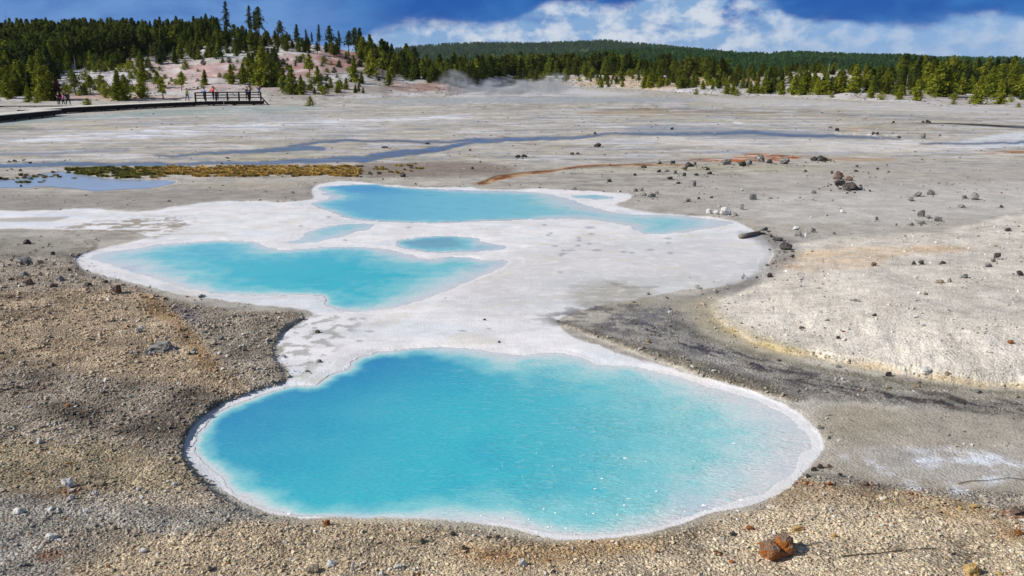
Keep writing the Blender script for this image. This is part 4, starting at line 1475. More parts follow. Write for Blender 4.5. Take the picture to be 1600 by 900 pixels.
TONES = {
    'grey': ('grey', rock_mat('grey_rock', (116, 114, 110), (158, 155, 150))),
    'dark': ('dark grey', rock_mat('dark_rock', (58, 55, 54), (100, 95, 90))),
    'brown': ('dark reddish-brown', rock_mat('brown_rock', (96, 76, 68), (138, 118, 106))),
    'white': ('chalky white', rock_mat('white_rock', (210, 206, 200), (232, 230, 226))),
    'tan': ('tan', rock_mat('tan_rock', (140, 126, 106), (182, 168, 144))),
    'yellow': ('yellow-ochre', rock_mat('ochre_rock', (190, 150, 88), (220, 190, 132))),
    'rust': ('rusty orange', rock_mat('rust_rock', (132, 84, 46), (176, 112, 60))),
}
RMESH = [rock_mesh(i + 1, pts=14 + i % 7) for i in range(16)]
for me in RMESH:
    me.polygons.foreach_set('use_smooth', [False] * len(me.polygons))
RV = {}


def rock_of(i, tone):
    if (i, tone) not in RV:
        me = RMESH[i].copy()
        me.materials.append(TONES[tone][1])
        RV[(i, tone)] = me
    return RV[(i, tone)]


# zones that name where a rock lies
RZ = [
    ('on the bank left of the middle pool', lambda u, v: u < 300 and 370 < v < 460),
    ('on the gravel left of the large pool', lambda u, v: u < 420 and 460 <= v < 700),
    ('at the bottom left', lambda u, v: u < 420 and v >= 700),
    ('on the gravel below the large pool', lambda u, v: 420 <= u < 1100 and v > 805),
    ('near the big rusty rock', lambda u, v: 1100 <= u < 1440 and v > 815),
    ('at the bottom right', lambda u, v: u >= 1440 and v > 765),
    ('beside the right end of the large pool', lambda u, v: 1200 <= u < 1440 and 700 < v <= 815),
    ('in the dark muddy channel', lambda u, v: u > 980 and 480 < v < 660 and v > 500 + (u - 1130) * .19),
    ('on the pale right mound', lambda u, v: u > 1130 and 425 < v <= 700),
    ('high on the pale right mound', lambda u, v: u > 1290 and 372 < v <= 425),
    ('at the right end of the silica', lambda u, v: 1180 < u <= 1290 and 350 < v <= 440),
    ('on the grey flat above the right mound', lambda u, v: u > 1290 and 298 < v <= 372),
    ('in the right dark outcrop', lambda u, v: 1290 < u < 1350 and 262 < v <= 298),
    ('at the right tip of the upper pool', lambda u, v: 980 < u <= 1240 and 280 < v <= 350),
    ('along the orange run-off', lambda u, v: 980 < u <= 1320 and 235 < v <= 280),
    ('on the far right flat', lambda u, v: u > 1290 and v <= 262),
    ('behind the upper pool', lambda u, v: 560 < u <= 980 and v < 300),
    ('on the silica between the pools', lambda u, v: 440 < u < 1000 and 300 <= v < 560),
    ('on the wet flat by the grasses', lambda u, v: True),
]
rocks = [
    (41, 382, 14, 8, 'dark'), (22, 404, 8, 6, 'tan'), (35, 414, 28, 12, 'grey'), (61, 413, 16, 8, 'tan'), (36, 433, 18, 10, 'grey'), (44, 446, 18, 11, 'brown'), (92, 440, 12, 10, 'grey'), (84, 449, 18, 7, 'dark'), (135, 448, 14, 7, 'dark'),
    (181, 458, 17, 13, 'brown'), (13, 438, 12, 4, 'tan'), (108, 424, 7, 5, 'dark'), (146, 436, 8, 5, 'grey'), (82, 399, 8, 6, 'dark'), (164, 443, 9, 5, 'dark'),
    (216, 520, 14, 8, 'white'), (255, 550, 44, 15, 'grey'), (236, 549, 14, 6, 'grey'), (138, 532, 12, 5, 'tan'), (70, 540, 9, 6, 'tan'), (327, 516, 10, 6, 'tan'), (320, 521, 9, 5, 'grey'), (345, 532, 10, 7, 'grey'), (290, 529, 9, 4, 'dark'),
    (105, 763, 20, 15, 'white'), (156, 760, 17, 9, 'tan'), (110, 781, 11, 8, 'white'), (148, 775, 9, 7, 'white'), (28, 804, 21, 11, 'white'), (134, 803, 11, 8, 'white'), (179, 829, 11, 10, 'tan'), (79, 845, 22, 11, 'white'), (46, 828, 12, 6, 'grey'),
    (224, 866, 17, 9, 'white'), (322, 893, 20, 10, 'tan'), (329, 829, 14, 6, 'tan'), (216, 768, 8, 6, 'white'), (60, 694, 10, 10, 'white'), (35, 885, 14, 8, 'grey'), (175, 894, 9, 7, 'tan'), (272, 760, 10, 6, 'white'), (132, 687, 12, 6, 'tan'),
    (510, 822, 13, 9, 'rust'), (445, 851, 8, 6, 'white'), (487, 898, 24, 14, 'tan'), (517, 887, 16, 12, 'white'), (554, 893, 12, 15, 'white'), (653, 850, 18, 10, 'tan'), (708, 838, 10, 7, 'dark'), (629, 890, 30, 8, 'white'), (817, 886, 16, 13, 'white'),
    (541, 905, 12, 9, 'white'), (596, 899, 10, 6, 'white'), (721, 860, 14, 8, 'tan'), (685, 824, 8, 5, 'white'), (775, 842, 14, 7, 'tan'), (762, 843, 16, 6, 'tan'), (866, 897, 9, 6, 'dark'), (1025, 865, 8, 5, 'rust'),
    (1145, 838, 10, 7, 'dark'), (1130, 845, 8, 6, 'white'), (1122, 868, 14, 5, 'rust'), (1173, 829, 15, 6, 'rust'), (1249, 832, 20, 9, 'yellow'), (1304, 841, 11, 7, 'yellow'), (1403, 862, 22, 7, 'tan'), (1372, 836, 8, 5, 'tan'), (1437, 812, 12, 4, 'tan'),
    (1523, 899, 31, 17, 'yellow'), (1524, 796, 12, 8, 'yellow'), (1502, 798, 10, 6, 'yellow'), (1589, 805, 20, 10, 'brown'), (1591, 836, 13, 8, 'rust'), (1490, 868, 7, 5, 'dark'), (1551, 812, 9, 5, 'tan'), (1474, 826, 8, 5, 'tan'),
    (1313, 745, 12, 5, 'dark'), (1353, 760, 12, 6, 'brown'), (1297, 759, 10, 6, 'rust'), (1262, 758, 9, 6, 'rust'), (1272, 737, 11, 7, 'dark'), (1282, 733, 12, 8, 'dark'), (1296, 731, 10, 6, 'brown'), (1263, 747, 9, 6, 'dark'), (1281, 671, 9, 7, 'grey'), (1312, 690, 8, 4, 'white'),
    (1311, 281, 19, 14, 'brown'), (1327, 283, 14, 8, 'brown'), (1314, 291, 21, 9, 'dark'), (1329, 298, 26, 14, 'dark'), (1302, 272, 8, 5, 'dark'), (1344, 297, 12, 6, 'grey'), (1338, 269, 8, 4, 'dark'), (1372, 266, 7, 4, 'dark'), (1388, 270, 7, 4, 'grey'),
    (1285, 252, 23, 9, 'dark'), (1272, 252, 12, 7, 'dark'), (1228, 257, 19, 10, 'grey'), (1204, 256, 13, 8, 'dark'), (1272, 303, 9, 6, 'grey'), (1339, 262, 6, 4, 'dark'), (1259, 269, 6, 4, 'dark'),
    (1443, 217, 8, 10, 'grey'), (1365, 211, 6, 5, 'dark'), (1371, 211, 6, 5, 'dark'), (1308, 205, 8, 5, 'dark'), (1297, 202, 9, 5, 'grey'), (1396, 193, 5, 4, 'dark'), (1443, 193, 6, 4, 'dark'), (1449, 192, 6, 5, 'dark'), (1453, 193, 6, 4, 'dark'), (1405, 216, 7, 3, 'dark'), (1468, 213, 5, 3, 'dark'),
    (1436, 308, 16, 8, 'grey'), (1455, 305, 14, 9, 'grey'), (1424, 315, 13, 7, 'grey'), (1524, 313, 14, 13, 'grey'), (1507, 311, 9, 6, 'grey'), (1503, 325, 13, 6, 'grey'), (1565, 325, 7, 5, 'dark'), (1440, 339, 15, 11, 'grey'), (1467, 347, 14, 8, 'grey'),
    (1441, 351, 17, 6, 'grey'), (1424, 353, 10, 5, 'grey'), (1368, 345, 12, 6, 'grey'), (1317, 333, 8, 6, 'white'), (1402, 353, 6, 4, 'grey'), (1577, 362, 14, 6, 'dark'), (1451, 342, 8, 6, 'grey'),
    (1245, 360, 13, 7, 'white'), (1248, 370, 14, 9, 'grey'), (1261, 370, 13, 8, 'white'), (1270, 364, 12, 9, 'grey'), (1229, 391, 22, 12, 'dark'), (1216, 377, 18, 6, 'dark'), (1239, 403, 7, 5, 'dark'), (1203, 434, 10, 7, 'dark'),
    (1560, 406, 15, 11, 'dark'), (1552, 410, 9, 6, 'grey'), (1429, 414, 10, 6, 'dark'), (1440, 414, 10, 7, 'dark'), (1474, 413, 10, 5, 'dark'), (1545, 418, 13, 6, 'grey'), (1594, 431, 16, 8, 'dark'), (1366, 416, 9, 6, 'brown'),
    (1508, 435, 13, 7, 'grey'), (1468, 443, 14, 6, 'tan'), (1485, 442, 9, 8, 'tan'), (1367, 495, 8, 5, 'dark'), (1253, 515, 9, 5, 'brown'), (1310, 530, 8, 5, 'dark'), (1447, 462, 8, 5, 'tan'), (1580, 538, 12, 6, 'rust'), (1447, 584, 17, 10, 'white'), (1441, 510, 8, 5, 'white'), (1337, 471, 10, 3, 'grey'),
    (1481, 588, 11, 8, 'tan'), (1389, 589, 13, 8, 'dark'), (1310, 575, 10, 5, 'grey'), (1306, 595, 7, 6, 'white'), (1317, 595, 8, 6, 'white'), (1389, 608, 10, 6, 'tan'), (1432, 606, 14, 4, 'tan'), (1530, 615, 14, 6, 'grey'), (1013, 537, 9, 8, 'tan'), (1350, 612, 8, 5, 'tan'), (1217, 565, 7, 4, 'brown'), (1172, 570, 9, 5, 'grey'), (1590, 622, 12, 5, 'tan'),
    (1047, 492, 8, 7, 'white'), (1013, 461, 6, 4, 'grey'),
    (934, 230, 14, 6, 'dark'), (809, 247, 10, 5, 'dark'), (819, 246, 12, 5, 'dark'), (894, 242, 8, 4, 'dark'), (903, 242, 7, 4, 'dark'), (930, 210, 6, 4, 'dark'), (1050, 203, 6, 4, 'dark'), (952, 285, 8, 5, 'dark'), (629, 277, 11, 6, 'dark'), (578, 273, 9, 5, 'dark'), (592, 273, 8, 5, 'dark'),
    (668, 226, 9, 3, 'dark'), (601, 232, 12, 3, 'dark'), (740, 265, 9, 4, 'dark'), (643, 263, 8, 5, 'dark'), (735, 236, 5, 3, 'dark'), (897, 297, 10, 4, 'grey'),
    (1029, 257, 11, 7, 'grey'), (1052, 258, 10, 7, 'dark'), (1006, 263, 11, 5, 'dark'), (1077, 261, 16, 8, 'dark'), (1084, 259, 10, 6, 'brown'), (1135, 258, 17, 10, 'grey'), (1160, 260, 14, 8, 'dark'), (1171, 258, 11, 9, 'grey'), (1189, 254, 14, 13, 'grey'), (1104, 266, 12, 5, 'dark'), (1058, 272, 12, 6, 'grey'),
    (1067, 276, 12, 6, 'dark'), (1109, 273, 9, 5, 'dark'), (1047, 281, 10, 5, 'dark'), (1088, 275, 8, 4, 'dark'), (1030, 270, 8, 5, 'dark'), (1042, 269, 9, 4, 'grey'), (992, 275, 6, 4, 'dark'),
    (1082, 292, 14, 10, 'grey'), (1060, 288, 8, 4, 'dark'), (1002, 299, 8, 6, 'grey'), (993, 300, 9, 6, 'grey'), (1018, 309, 15, 8, 'grey'), (1026, 305, 7, 7, 'grey'), (1005, 306, 14, 5, 'grey'), (1075, 316, 10, 6, 'grey'), (1090, 312, 9, 4, 'dark'), (1177, 313, 13, 10, 'grey'),
    (1159, 328, 8, 9, 'grey'), (1108, 335, 10, 9, 'white'), (1119, 336, 11, 8, 'white'), (1134, 337, 20, 13, 'white'), (1147, 338, 10, 6, 'grey'), (1112, 310, 7, 3, 'dark'), (1162, 299, 10, 4, 'white'), (1124, 324, 6, 3, 'white'),
    (496, 521, 9, 6, 'dark'), (498, 567, 12, 5, 'grey'), (480, 582, 10, 4, 'grey'), (757, 501, 5, 3, 'dark'), (780, 536, 5, 3, 'dark'),
]
for i, (a, b_, w_, h_) in enumerate([(6, 283, 7, 4), (31, 268, 7, 4), (33, 274, 8, 4), (37, 280, 9, 5), (47, 282, 10, 5), (54, 278, 9, 5), (61, 276, 8, 4), (68, 280, 8, 4), (82, 271, 7, 4), (88, 276, 8, 4), (32, 293, 6, 4), (14, 254, 7, 3), (22, 253, 7, 3), (36, 252, 7, 3), (46, 256, 7, 3), (267, 261, 6, 3), (297, 263, 5, 3), (346, 257, 4, 3), (355, 248, 8, 2)]):
    rocks.append((a, b_, w_, h_, 'brown' if i % 2 else 'dark'))
stems = {}
for i, (u, v, w, h, tone) in enumerate(rocks):
    p = on_ground(u, v - .5)
    k = px_m(p)
    W_, H_ = w * k, h * k
    j = (i * 7 + int(u)) % 16
    o = link('rock', rock_of(j, tone), None)
    dep = W_ * rg.uniform(.6, .85)
    o.scale = (W_ * .92, dep, H_ * 1.15)
    o.location = (p.x, p.y + dep * .25, p.z - H_ * .2)
    o.rotation_euler = (0, 0, rg.uniform(-.35, .35) + (math.pi if rg.random() < .5 else 0))
    zn = next(z for z, f in RZ if f(u, v))
    shp = 'flat' if h < .42 * w else ('upright' if h > .85 * w else 'angular')
    size = 'large' if w >= 18 else ('small' if w <= 9 else 'mid-sized')
    stems.setdefault((size, shp, TONES[tone][0], zn), []).append((u, o))
for (size, shp, tn, zn), L_ in stems.items():
    L_.sort(key=lambda q: q[0])
    for i, (u, o) in enumerate(L_):
        base = '%s %s %s rock %s' % (size, shp, tn, zn)
        if len(L_) > 1:
            base += ', ' + ordinal(i, len(L_))
        tag(o, base, 'rock', 'rocks ' + zn)

# crumbs gathered round the rocks
rr = np.random.default_rng(19)
CB = []
for (u, v, w, h, tone) in rocks:
    for _ in range(3 + int(w / 3)):
        CB.append((u + rr.normal(0, w * .75), v + abs(rr.normal(0, h * .25)) - rr.random() * h * .2, w * rr.uniform(.06, .22), tone))

# the rusty two-lobed rock, one solid stone with a saddle
bm = bmesh.new()
bmesh.ops.create_icosphere(bm, subdivisions=5, radius=1.0)
co = np.array([v.co[:] for v in bm.verts])
dirn = co / np.linalg.norm(co, axis=1)[:, None]
lobes = [((-.38, -.10, .18), (.52, .55, .52)), ((.30, .12, .42), (.50, .50, .72)), ((.50, -.05, .10), (.34, .40, .45))]
rad = np.full(len(co), .2)
for c_, r_ in lobes:
    c_, r_ = np.array(c_), np.array(r_)
    # ray from the middle against each ellipsoid, keep the farthest hit
    A2 = ((dirn / r_) ** 2).sum(1)
    B2 = -2 * ((dirn * c_) / r_ ** 2).sum(1)
    C2 = ((c_ / r_) ** 2).sum() - 1
    disc = B2 ** 2 - 4 * A2 * C2
    hit = np.where(disc > 0, (-B2 + np.sqrt(np.maximum(disc, 0))) / (2 * A2), 0)
    rad = np.maximum(rad, hit)
fac = np.random.default_rng(4)
out = dirn * rad[:, None]
for _ in range(18):               # broken facets
    nn = fac.normal(size=3); nn /= np.linalg.norm(nn)
    dist = out @ nn
    lim = np.quantile(dist, .965)
    out = out - np.outer(np.maximum(dist - lim, 0) * .8, nn)
nzv = fbm(out[:, 0] * 3.0 + 5, out[:, 1] * 3.0 + out[:, 2] * 2.4, 5, 7, .6) * .13
ridg = -np.abs(fbm(out[:, 0] * 2.2 + out[:, 2] * 2.4, out[:, 1] * 2.4 - out[:, 2] * 2, 5, 9, .6)) * .20
out = out + dirn * (nzv + ridg)[:, None]
for v, q in zip(bm.verts, out):
    v.co = Vector(q)
me = bpy.data.meshes.new('rusty_rock')
bm.to_mesh(me)
bm.free()
m, n, b = mat('rusty_rock')
tc_ = n.n('ShaderNodeTexCoord')
ob = tc_.outputs['Object']
a = n.noise(ob, 1.7, 5, .6, .8)
a2 = n.noise(ob, 9.0, 6, .72)
a3 = n.noise(ob, 3.4, 6, .65, .5)
cc = n.mix(n.mr(a3, .35, .65), rgba((176, 98, 30)), rgba((212, 138, 62)))
cc = n.mix(n.mr(a3, .58, .70), cc, rgba((120, 62, 26)))
geo = n.n('ShaderNodeNewGeometry')
sg = n.n('ShaderNodeSeparateXYZ')
n.set(sg.inputs[0], geo.outputs['Normal'])
top = n.m('ADD', n.m('MULTIPLY', n.mr(sg.outputs[2], .1, .8), .35), a)
cc = n.mix(n.mr(top, .54, .70), cc, rgba((150, 128, 112)))
cc = n.mix(n.mr(a2, .58, .70), cc, rgba((52, 34, 26)))
n.set(b.inputs['Base Color'], cc)
b.inputs['Roughness'].default_value = .9
bp = n.n('ShaderNodeBump')
bp.inputs['Strength'].default_value = .8
bp.inputs['Distance'].default_value = .08
n.set(bp.inputs['Height'], n.m('ADD', a2, a3))
n.set(b.inputs['Normal'], bp.outputs[0])
p = on_ground(1217, 872)
k = px_m(p)
o = link('rock', me, m)
s_ = 64 * k / 1.75
o.scale = (s_, s_, s_ * .95)
o.rotation_euler = (0, 0, R(6))
o.location = (p.x, p.y + .05, p.z + .10 * s_)
tag(o, 'large rusty orange and grey two-lobed rock on gravel at the bottom right', 'rock')

# ------------------------------------------------------------------ gravel
GI_V0, GI_V1 = 925.0, 320.0


def grid_at(u, v, arrs):
    fu = np.interp(u, U, np.arange(len(U)))
    fv = np.interp(-v, -Vd, np.arange(len(Vd)))
    i, j = np.clip(fv.astype(int), 0, len(Vd) - 2), np.clip(fu.astype(int), 0, len(U) - 2)
    a_, b__ = fv - i, fu - j
    out = []
    for q in arrs:
        if q.ndim == 3:
            aa, bb = a_[:, None], b__[:, None]
        else:
            aa, bb = a_, b__
        out.append((q[i, j] * (1 - bb) + q[i, j + 1] * bb) * (1 - aa) + (q[i + 1, j] * (1 - bb) + q[i + 1, j + 1] * bb) * aa)
    return out


m, n, b = mat('gravel_stone')
tcol = n.attr('tint', 'INSTANCER').outputs['Color']
tc_ = n.n('ShaderNodeTexCoord')
oi = n.n('ShaderNodeObjectInfo')
nz = n.noise(tc_.outputs['Object'], 3.0, 3, .6)
v_ = n.n('ShaderNodeVectorMath', operation='SCALE')
n.set(v_.inputs[0], tcol)
n.set(v_.inputs['Scale'], n.mr(nz, .3, .7, .8, 1.15, smooth=False))
n.set(b.inputs['Base Color'], v_.outputs[0])
b.inputs['Roughness'].default_value = .9
b.inputs['Specular IOR Level'].default_value = .25
GRV = m
gp = []
for i in range(6):
    me = rock_mesh(100 + i, pts=9 + i, subd=0, rough=0)
    me.materials.append(GRV)
    gp.append(proto('stone_shape', me))


def gravel(N, ur, vr, dens, size, name, label, bright=(.55, 1.25), seed=1, smax=3.0, drift=None):
    rr = np.random.default_rng(seed)
    u = rr.uniform(*ur, N)
    v = rr.uniform(*vr, N)
    x, y, z, tc3, dd = grid_at(u, v, [PX[:NB], PY[:NB], PZ[:NB], A[:NB], dens[:NB]])
    keep = rr.random(N) < dd
    x, y, z, tc3, u, v = x[keep], y[keep], z[keep], tc3[keep], u[keep], v[keep]
    n_ = len(x)
    pm = (y * cP + (CH - z) * sP) / F
    s = size * pm * np.minimum(rr.pareto(2.3, n_) * .6 + .5, smax)
    tn = tc3 * rr.uniform(bright[0], bright[1], (n_, 1)) * (1 + rr.normal(0, .03, (n_, 3)))
    white = rr.random(n_) < .05
    tn[white] = tn[white] * .4 + .42
    rust = rr.random(n_) < .012
    tn[rust] = np.array(s2l((140, 92, 50)))
    tn = np.clip(tn, .015, .8)
    sc_ = np.stack([s * rr.uniform(.8, 1.3, n_), s * rr.uniform(.7, 1.1, n_), s * rr.uniform(.45, .8, n_)], -1)
    rot = np.stack([rr.normal(0, .35, n_), rr.normal(0, .35, n_), rr.uniform(0, 6.28, n_)], -1)
    scatter(name, np.stack([x, y, z - s * .16], -1), sc_, rot, tn, rr.integers(0, 6, n_), gp, label, 'gravel')
    return n_


inwater = sstep(.0, .04, -H) * 0
waterm = (WID > 0) & (H < 0.03)
silt = sstep(-.45, .25, fbm(GX * 1.3, GY * 1.3, 5, 181, .6))
dl = (.25 + .75 * silt) * np.clip(LG * 1.0 + BERM * .6 + EDGE * .25 + sstep(770, 800, VV) * .9, 0, 1) * (1 - sstep(.6, .95, SIL)) * (~waterm)
tot = gravel(420000, (-200, 1800), (400, 922), dl, 1.9, 'gravel', 'loose angular brown and grey gravel covering the banks around the large pool', (.75, 1.25), seed=2, smax=4.0)
GF = zone([(1290, 640), (1400, 636), (1660, 655), (1660, 790), (1500, 780), (1400, 765), (1262, 745), (1285, 700), (1300, 690)], 20, 12)
dl2 = np.clip(.10 + GF * .5 + RM * .5 + CHN * .35 + EDGE * .6 + BERM * .5 + WET * .4 + LG * .7, 0, 1) * (1 - SIL * .97) * (~waterm) * sstep(-.5, .35, fbm(GX * .45, GY * .45, 4, 121))
tot += gravel(110000, (-200, 1800), (240, 700), dl2, 1.9, 'pebbles', 'small pebbles strewn over the pale mound, the channel and the flats', (.45, 1.15), seed=3, smax=3.2)
# dark cobbles lining the shores
shore = np.zeros(UU.shape)
shore = np.maximum(shore, band([(118, 398, 2.5), (128, 420, 3.5), (165, 433, 3.5), (215, 446, 3.5), (262, 457, 3), (330, 468, 2), (430, 480, 1.5)], 8, 8))
shore = np.maximum(shore, band([(318, 505, 3), (335, 530, 5), (345, 548, 5), (362, 562, 4), (400, 590, 4)], 12, 10) * .7)
shore = np.maximum(shore, band([(445, 515, 1.2), (425, 540, 2), (440, 560, 2), (452, 585, 2), (380, 612, 3), (320, 645, 3.5), (290, 675, 4), (280, 705, 5), (300, 738, 5), (340, 768, 5), (375, 790, 4)], 8, 6))
shore = np.maximum(shore, band([(1190, 415, 4), (1160, 440, 3.5), (1110, 452, 3), (1060, 460, 3), (1010, 470, 3.5), (950, 488, 4)], 12, 9) * .8)
shore = np.maximum(shore, band([(1205, 372, 2), (1225, 385, 3), (1225, 400, 3), (1205, 415, 3)], 10, 8) * 1.6)
shore = np.maximum(shore, band([(1290, 665, 3), (1300, 690, 2), (1275, 722, 3), (1255, 745, 3), (1225, 770, 1.5)], 10, 6) * .6)
shore = np.maximum(shore, band([(1060, 268, 4), (1100, 272, 4), (1040, 278, 3)], 30, 9) * .35)
tot += gravel(60000, (60, 1320), (255, 800), shore * (~waterm) * .5 * sstep(-.25, .2, fbm(GX * 1.6, GY * 1.6, 4, 122)), 3.6, 'cobbles', 'dark loose cobbles lining the shores of the pools', (.35, 1.0), seed=4)
# stones, sticks and dark crumbs on the slopes and the far flat
rr = np.random.default_rng(9)
DP, DS, DR, DT_, DVv = [], [], [], [], []
for _ in range(5200):
    u = rr.uniform(-20, 1620)
    if rr.random() < .45:
        v = rr.uniform(np.interp(u, U, crest), np.interp(u, U, foot) + 2)
        far_ = False
    else:
        v = 165 + 150 * rr.random() ** 1.0
        far_ = True
        gx_, gy_ = flat(u, v)
        if float(fbm(np.array([float(gx_) * .25]), np.array([float(gy_) * .6]), 3, 171)[0]) < .12:
            continue
        if SIL[min(np.searchsorted(-Vd, -v), len(Vd) - 1), np.searchsorted(U, u)] > .3:
            continue
    p_ = on_ground(u, v)
    k_ = px_m(p_) * rr.uniform(.8, 2.2)
    L_ = rr.uniform(1, 2.6)
    DP.append(tuple(p_)); DS.append((k_ * L_, k_, k_ * .6)); DR.append((0, 0, rr.normal(0, .5)))
    g_ = rr.uniform(.04, .2) if rr.random() < .8 else .6
    DT_.append((g_, g_ * .93, g_ * .85)); DVv.append(rr.integers(0, 6))
scatter('slope_debris', DP, DS, DR, DT_, DVv, gp, 'dark stones and wood crumbs strewn over the hill slopes and the far flat', 'debris')
print('gravel', tot)

TL = {'grey': (140, 138, 134), 'dark': (84, 80, 76), 'brown': (104, 84, 72), 'white': (214, 210, 204), 'tan': (170, 154, 128), 'yellow': (200, 166, 106), 'rust': (158, 100, 56)}
cp, cs_, cr, ct = [], [], [], []
for (u, v, w, tone) in CB:
    p_ = on_ground(u, v)
    k_ = max(w, 1.0) * px_m(p_)
    cp.append(tuple(p_)); cs_.append((k_ * rr.uniform(.9, 1.5), k_, k_ * .7)); cr.append((0, 0, rr.uniform(0, 6)))
    ct.append(tuple(np.array(s2l(TL[tone])) * rr.uniform(.6, 1.2)))
scatter('rock_crumbs', cp, cs_, cr, ct, rr.integers(0, 6, len(cp)), gp, 'little chips lying round the larger rocks', 'gravel')

# ------------------------------------------------------------------ grasses by the stream
def tuft_mesh(seed):
    r = random.Random(seed)
    V, Fc = [], []
    for _ in range(46):
        a = r.uniform(0, 6.28)
        rr_ = r.uniform(0, .38)
        bx_, by_ = math.cos(a) * rr_, math.sin(a) * rr_
        L = r.uniform(.5, 1.0)
        dx, dy = math.cos(a) * L * r.uniform(.1, .6), math.sin(a) * L * r.uniform(.1, .6)
        w = .05
        px_, py_ = -math.sin(a) * w, math.cos(a) * w
        i = len(V)
        V += [(bx_ - px_, by_ - py_, -.05), (bx_ + px_, by_ + py_, -.05), (bx_ + dx * .5 + px_ * .7, by_ + dy * .5 + py_ * .7, L * .65), (bx_ + dx * .5 - px_ * .7, by_ + dy * .5 - py_ * .7, L * .65), (bx_ + dx, by_ + dy, L * .85)]
        Fc += [(i, i + 1, i + 2, i + 3), (i + 3, i + 2, i + 4)]
    return mesh_from('tuft_shape', V, Fc)


m, n, b = mat('sedge')
n.set(b.inputs['Base Color'], n.attr('tint', 'INSTANCER').outputs['Color'])
b.inputs['Roughness'].default_value = .8
tp = []
for i in range(4):
    me = tuft_mesh(i)
    me.materials.append(m)
    tp.append(proto('tuft_shape', me))
PT, SC, RO, TI = [], [], [], []
r = random.Random(8)
for k in range(6500):
    u = r.uniform(105, 660)
    if u > 560 and r.random() < .75:
        continue
    if 90 < u < 560:
        v = r.uniform(262.5 if u < 260 else 261, 279 if u < 260 else 276.5)
        if u < 180:
            v = r.uniform(263 + (180 - u) * .02, 272 + (u - 105) * .08)
    else:
        v = r.uniform(255, 274)
    if r.random() < .12:
        u, v = r.uniform(-10, 120), r.uniform(273, 287)
    gx_, gy_ = flat(u, v)
    if float(fbm(np.array([float(gx_) * .9]), np.array([float(gy_) * 2.2]), 3, 170)[0]) < (-.12 if 120 < u < 560 else .12) + (.25 if v > 273 else 0) + (.2 if v < 264 else 0):
        continue
    p = on_ground(u, v)
    h_ = px_m(p) * r.uniform(2.2, 6.5) * (1 if u < 560 else .8)
    PT.append(tuple(p)); SC.append((h_ * 1.5, h_ * 1.5, h_)); RO.append((0, 0, r.uniform(0, 6.28)))
    g = r.random()
    if u < 250 + r.uniform(-40, 40):
        c_ = s2l((88 + 46 * g, 90 + 36 * g, 30))
    elif u < 560:
        c_ = s2l((150 + 70 * g, 124 + 56 * g, 60 + 34 * g))
    else:
        c_ = s2l((130 + 50 * g, 116 + 40 * g, 60))
    if r.random() < .22:
        c_ = tuple(q * .35 for q in c_)
    TI.append(c_)
scatter('grass', PT, SC, RO, TI, [r.randrange(4) for _ in PT], tp, 'low band of green and golden sedge tufts along the stream on the left', 'grass')

# ------------------------------------------------------------------ boardwalks and railing
WOOD = simple_mat('grey_boardwalk_planks', (214, 208, 200), .9, .2, 3.0)
DWOOD = simple_mat('dark_timber', (48, 42, 38), .95, .3, 6.0)


def box(V, Fc, c0, ax_, ay_, az_):
    """box from a corner-centre and three half-axis vectors"""
    i = len(V)
    for sx, sy, sz in ((-1, -1, -1), (1, -1, -1), (1, 1, -1), (-1, 1, -1), (-1, -1, 1), (1, -1, 1), (1, 1, 1), (-1, 1, 1)):
        V.append(tuple(c0 + ax_ * sx + ay_ * sy + az_ * sz))
    for f in ((0, 3, 2, 1), (4, 5, 6, 7), (0, 1, 5, 4), (1, 2, 6, 5), (2, 3, 7, 6), (3, 0, 4, 7)):
        Fc.append(tuple(i + q for q in f))


def boardwalk(pix, height, width, label, fascia=.16):
    g = [on_ground(u, v) for u, v in pix]
    root = empty('boardwalk', g[0].copy())
    o0 = g[0].copy()
    DV, DF, SV_, SF, PV, PF = [], [], [], [], [], []
    posts = []
    for i in range(len(g) - 1):
        a, b_ = Vector((g[i].x, g[i].y, height + .05)), Vector((g[i + 1].x, g[i + 1].y, height + .05))
        d_ = b_ - a
        L = d_.length
        d_.normalize()
        nrm = Vector((-d_.y, d_.x, 0))
        if nrm.y < 0:
            nrm = -nrm
        npk = max(1, int(L / .30))
        for k in range(npk):
            c_ = a + d_ * (k + .5) * L / npk + nrm * width / 2 - o0
            box(DV, DF, c_ + Vector((0, 0, random.uniform(-.004, .004))), d_ * (L / npk * .46), nrm * (width / 2), Vector((0, 0, .025)))
        for off in (.12, width - .12):
            c_ = (a + b_) / 2 + nrm * off - Vector((0, 0, .03 + fascia / 2 + .002)) - o0
            box(SV_, SF, c_, d_ * (L / 2), nrm * .05, Vector((0, 0, fascia / 2)))
        npst = max(1, int(L / 2.2))
        for k in range(npst):
            for off in (.24, width - .24):
                PV, PF = [], []
                c_ = a + d_ * (k + .5) * L / npst + nrm * off
                zt = height
                box(PV, PF, Vector((c_.x, c_.y, zt / 2 - .04)) - o0, d_ * .09, nrm * .06, Vector((0, 0, zt / 2 + .04)))
                link('support_post', mesh_from('support_post', PV, PF), DWOOD, root)
    link('deck', mesh_from('deck', DV, DF), WOOD, root)
    link('joist', mesh_from('joist', SV_, SF), DWOOD, root)
    tag(root, label, 'boardwalk')
    return root


front = [(-60, 193), (0, 187), (60, 180.5), (120, 176), (200, 171.5), (260, 168.5), (320, 165.6), (350, 165.0), (411, 164.4)]
boardwalk(front, .54, 2.3, 'long low pale plank boardwalk with dark underside crossing the basin at the left edge', .42)
boardwalk([(-60, 168), (20, 167), (100, 166.5), (160, 167), (230, 166.8)], .12, 1.6, 'narrow upper boardwalk running behind the long one, under the three people', .05)
# railing round the viewing platform
rail_root = empty('railing', on_ground(306, 166))
o0 = Vector(rail_root.location)


